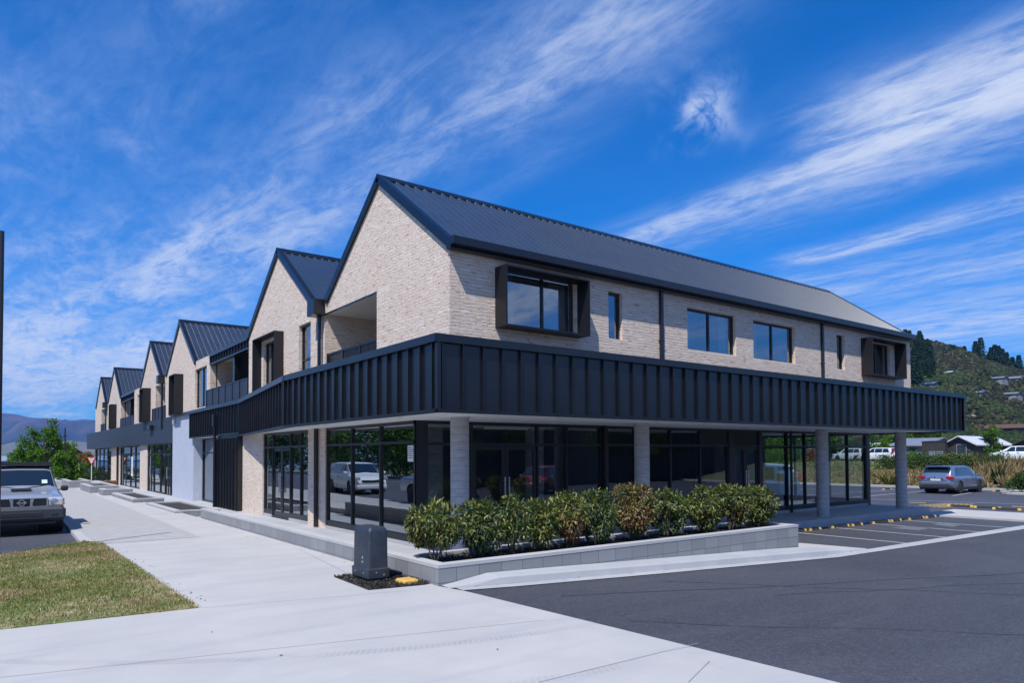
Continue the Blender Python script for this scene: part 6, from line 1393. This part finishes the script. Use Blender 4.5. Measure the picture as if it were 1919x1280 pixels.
M['signred'] = mat('sign red', (0.60, 0.03, 0.03), .5); M['signwhite'] = mat('sign white', (0.80, 0.80, 0.80), .5); M['signgrey'] = mat('galvanised post', (0.5, 0.52, 0.54), .4, .6)
def flatpoly(g, o, pts, right, up, off):
    nrm = right.cross(up); g.add([o+right*a+up*b+nrm*off for a, b in pts]+[o+right*a+up*b+nrm*(off-.006) for a, b in pts], [tuple(range(len(pts))), tuple(range(2*len(pts)-1, len(pts)-1, -1))]+[(i, i+len(pts), (i+1) % len(pts)+len(pts), (i+1) % len(pts)) for i in range(len(pts))])
rt = Vector(tuple(_r)); upv = Vector((0, 0, 1)); dep = 55; x, y, z = at(172, dep, -.25); zs = ondepth(172, 864, dep)[2]
gw = empty('give_way_sign', (x, y, z), 'red-bordered white triangular give way sign on a pale post', 'road sign'); o = Vector((x, y, zs)); k = .36
g = MB(); g.tube([(x, y+.03, z), (x, y+.03, zs+.1)], .03, 8); g.build('post', M['signwhite'], gw)
g = MB(); flatpoly(g, o, [(0, -k*.95), (k, k*.8), (-k, k*.8)], rt, upv, .03); pl = g.build('sign_plate', M['signred'], gw)
g = MB(); flatpoly(g, o, [(0, -k*.55), (k*.66, k*.60), (-k*.66, k*.60)], rt, upv, .045); g.build('white_field', M['signwhite'], pl)
def gtext(txt, size, o, right, up, mt, parent, name='lettering'):
    cu = bpy.data.curves.new(name, 'FONT'); cu.body = txt; cu.size = size; cu.align_x = 'CENTER'; cu.align_y = 'CENTER'; cu.extrude = .002
    ob = bpy.data.objects.new(name, cu); C.objects.link(ob); cu.materials.append(mt); n = right.cross(up)
    mtx = Matrix((right, up, n)).transposed().to_4x4(); mtx.translation = o; ob.parent = parent; ob.matrix_world = mtx
    me = bpy.data.meshes.new_from_object(ob); bpy.data.objects.remove(ob); ob = bpy.data.objects.new(name, me); C.objects.link(ob); ob.parent = parent
    ob.location = o-wloc(parent); ob.rotation_euler = mtx.to_euler(); return ob
gtext('GIVE', .13, o+upv*(k*.42)+rt.cross(upv)*.055, rt, upv, M['trim'], pl); gtext('WAY', .12, o+upv*(k*.05)+rt.cross(upv)*.055, rt, upv, M['trim'], pl)
x, y, z = at(148, 58, -.3); zs = ondepth(148, 872, 58)[2]; ds = empty('direction_sign', (x, y, z), 'small pale sign shaped like an upward arrow among the bushes', 'road sign'); o = Vector((x, y, zs))
g = MB(); g.tube([(x, y+.03, z), (x, y+.03, zs)], .025, 8); g.build('post', M['signwhite'], ds)
g = MB(); flatpoly(g, o, [(0, .25), (.17, 0), (.08, 0), (.08, -.35), (-.08, -.35), (-.08, 0), (-.17, 0)], rt, upv, .03); g.build('sign_plate', M['signwhite'], ds)
for k_, px in enumerate((107, 114)):
    x, y, z = at(px, 42, -.1); bo = empty('bollard', (x, y, z), 'short cream bollard by the farthest planter, %s' % ('left one', 'right one')[k_], 'bollard', 'bollards by the planter'); g = MB(); g.cbox(x-.09, x+.09, y-.09, y+.09, z, z+.55, .02); g.build('post', M['cap'], bo)
# litter blown against the kerb, the planter and along the lawn edge
lr = np.random.default_rng(12); Q = []
for k in range(200):
    m_ = k % 3 if k > 8 else 3
    if m_ == 0: x, y = lr.uniform(5.4, 16), 0; y = yf(min(x, 16))-lr.exponential(.10); z = hg(x)+.010
    elif m_ == 1: x, y, z = 5.07-lr.exponential(.12), lr.uniform(10.2, 22), .008
    elif m_ == 2: x, y, z = lr.uniform(2.0, 2.25), lr.uniform(9.2, 17), .008
    else: x, y = lr.uniform(1.5, 5.0), lr.uniform(3.5, 20); z = .008
    Q.append((x, y, z))
Q = np.array(Q); a = lr.uniform(0, 6.28, len(Q)); L_2 = lr.uniform(.008, .028, len(Q))[:, None]; d1 = np.stack([np.cos(a), np.sin(a), 0*a], 1)*L_2; d2 = np.stack([-np.sin(a), np.cos(a), 0*a+.15], 1)*L_2*.4
soup('leaf_litter', np.stack([Q-d1, Q-d2, Q+d1, Q+d2], 1), 4, M['chip'], None, 'stuff', 'dry leaf and bark litter along the kerb and footpath', 'litter')
# ------------------------------------------------------------------ the air between here and the mountains
hm = bpy.data.materials.new('haze'); hm.use_nodes = True; nt = hm.node_tree; nt.nodes.clear()
pv = nd(nt, 'ShaderNodeVolumePrincipled'); pv.inputs['Color'].default_value = (0.10, 0.38, 1.0, 1); pv.inputs['Density'].default_value = 0.00008; pv.inputs['Anisotropy'].default_value = 0.1
ho = nd(nt, 'ShaderNodeOutputMaterial'); nt.links.new(pv.outputs[0], ho.inputs['Volume'])
g = MB(); g.box(-7600, 7600, -7600, 7600, -25.5, 540); g.build('haze', hm, kind='stuff')
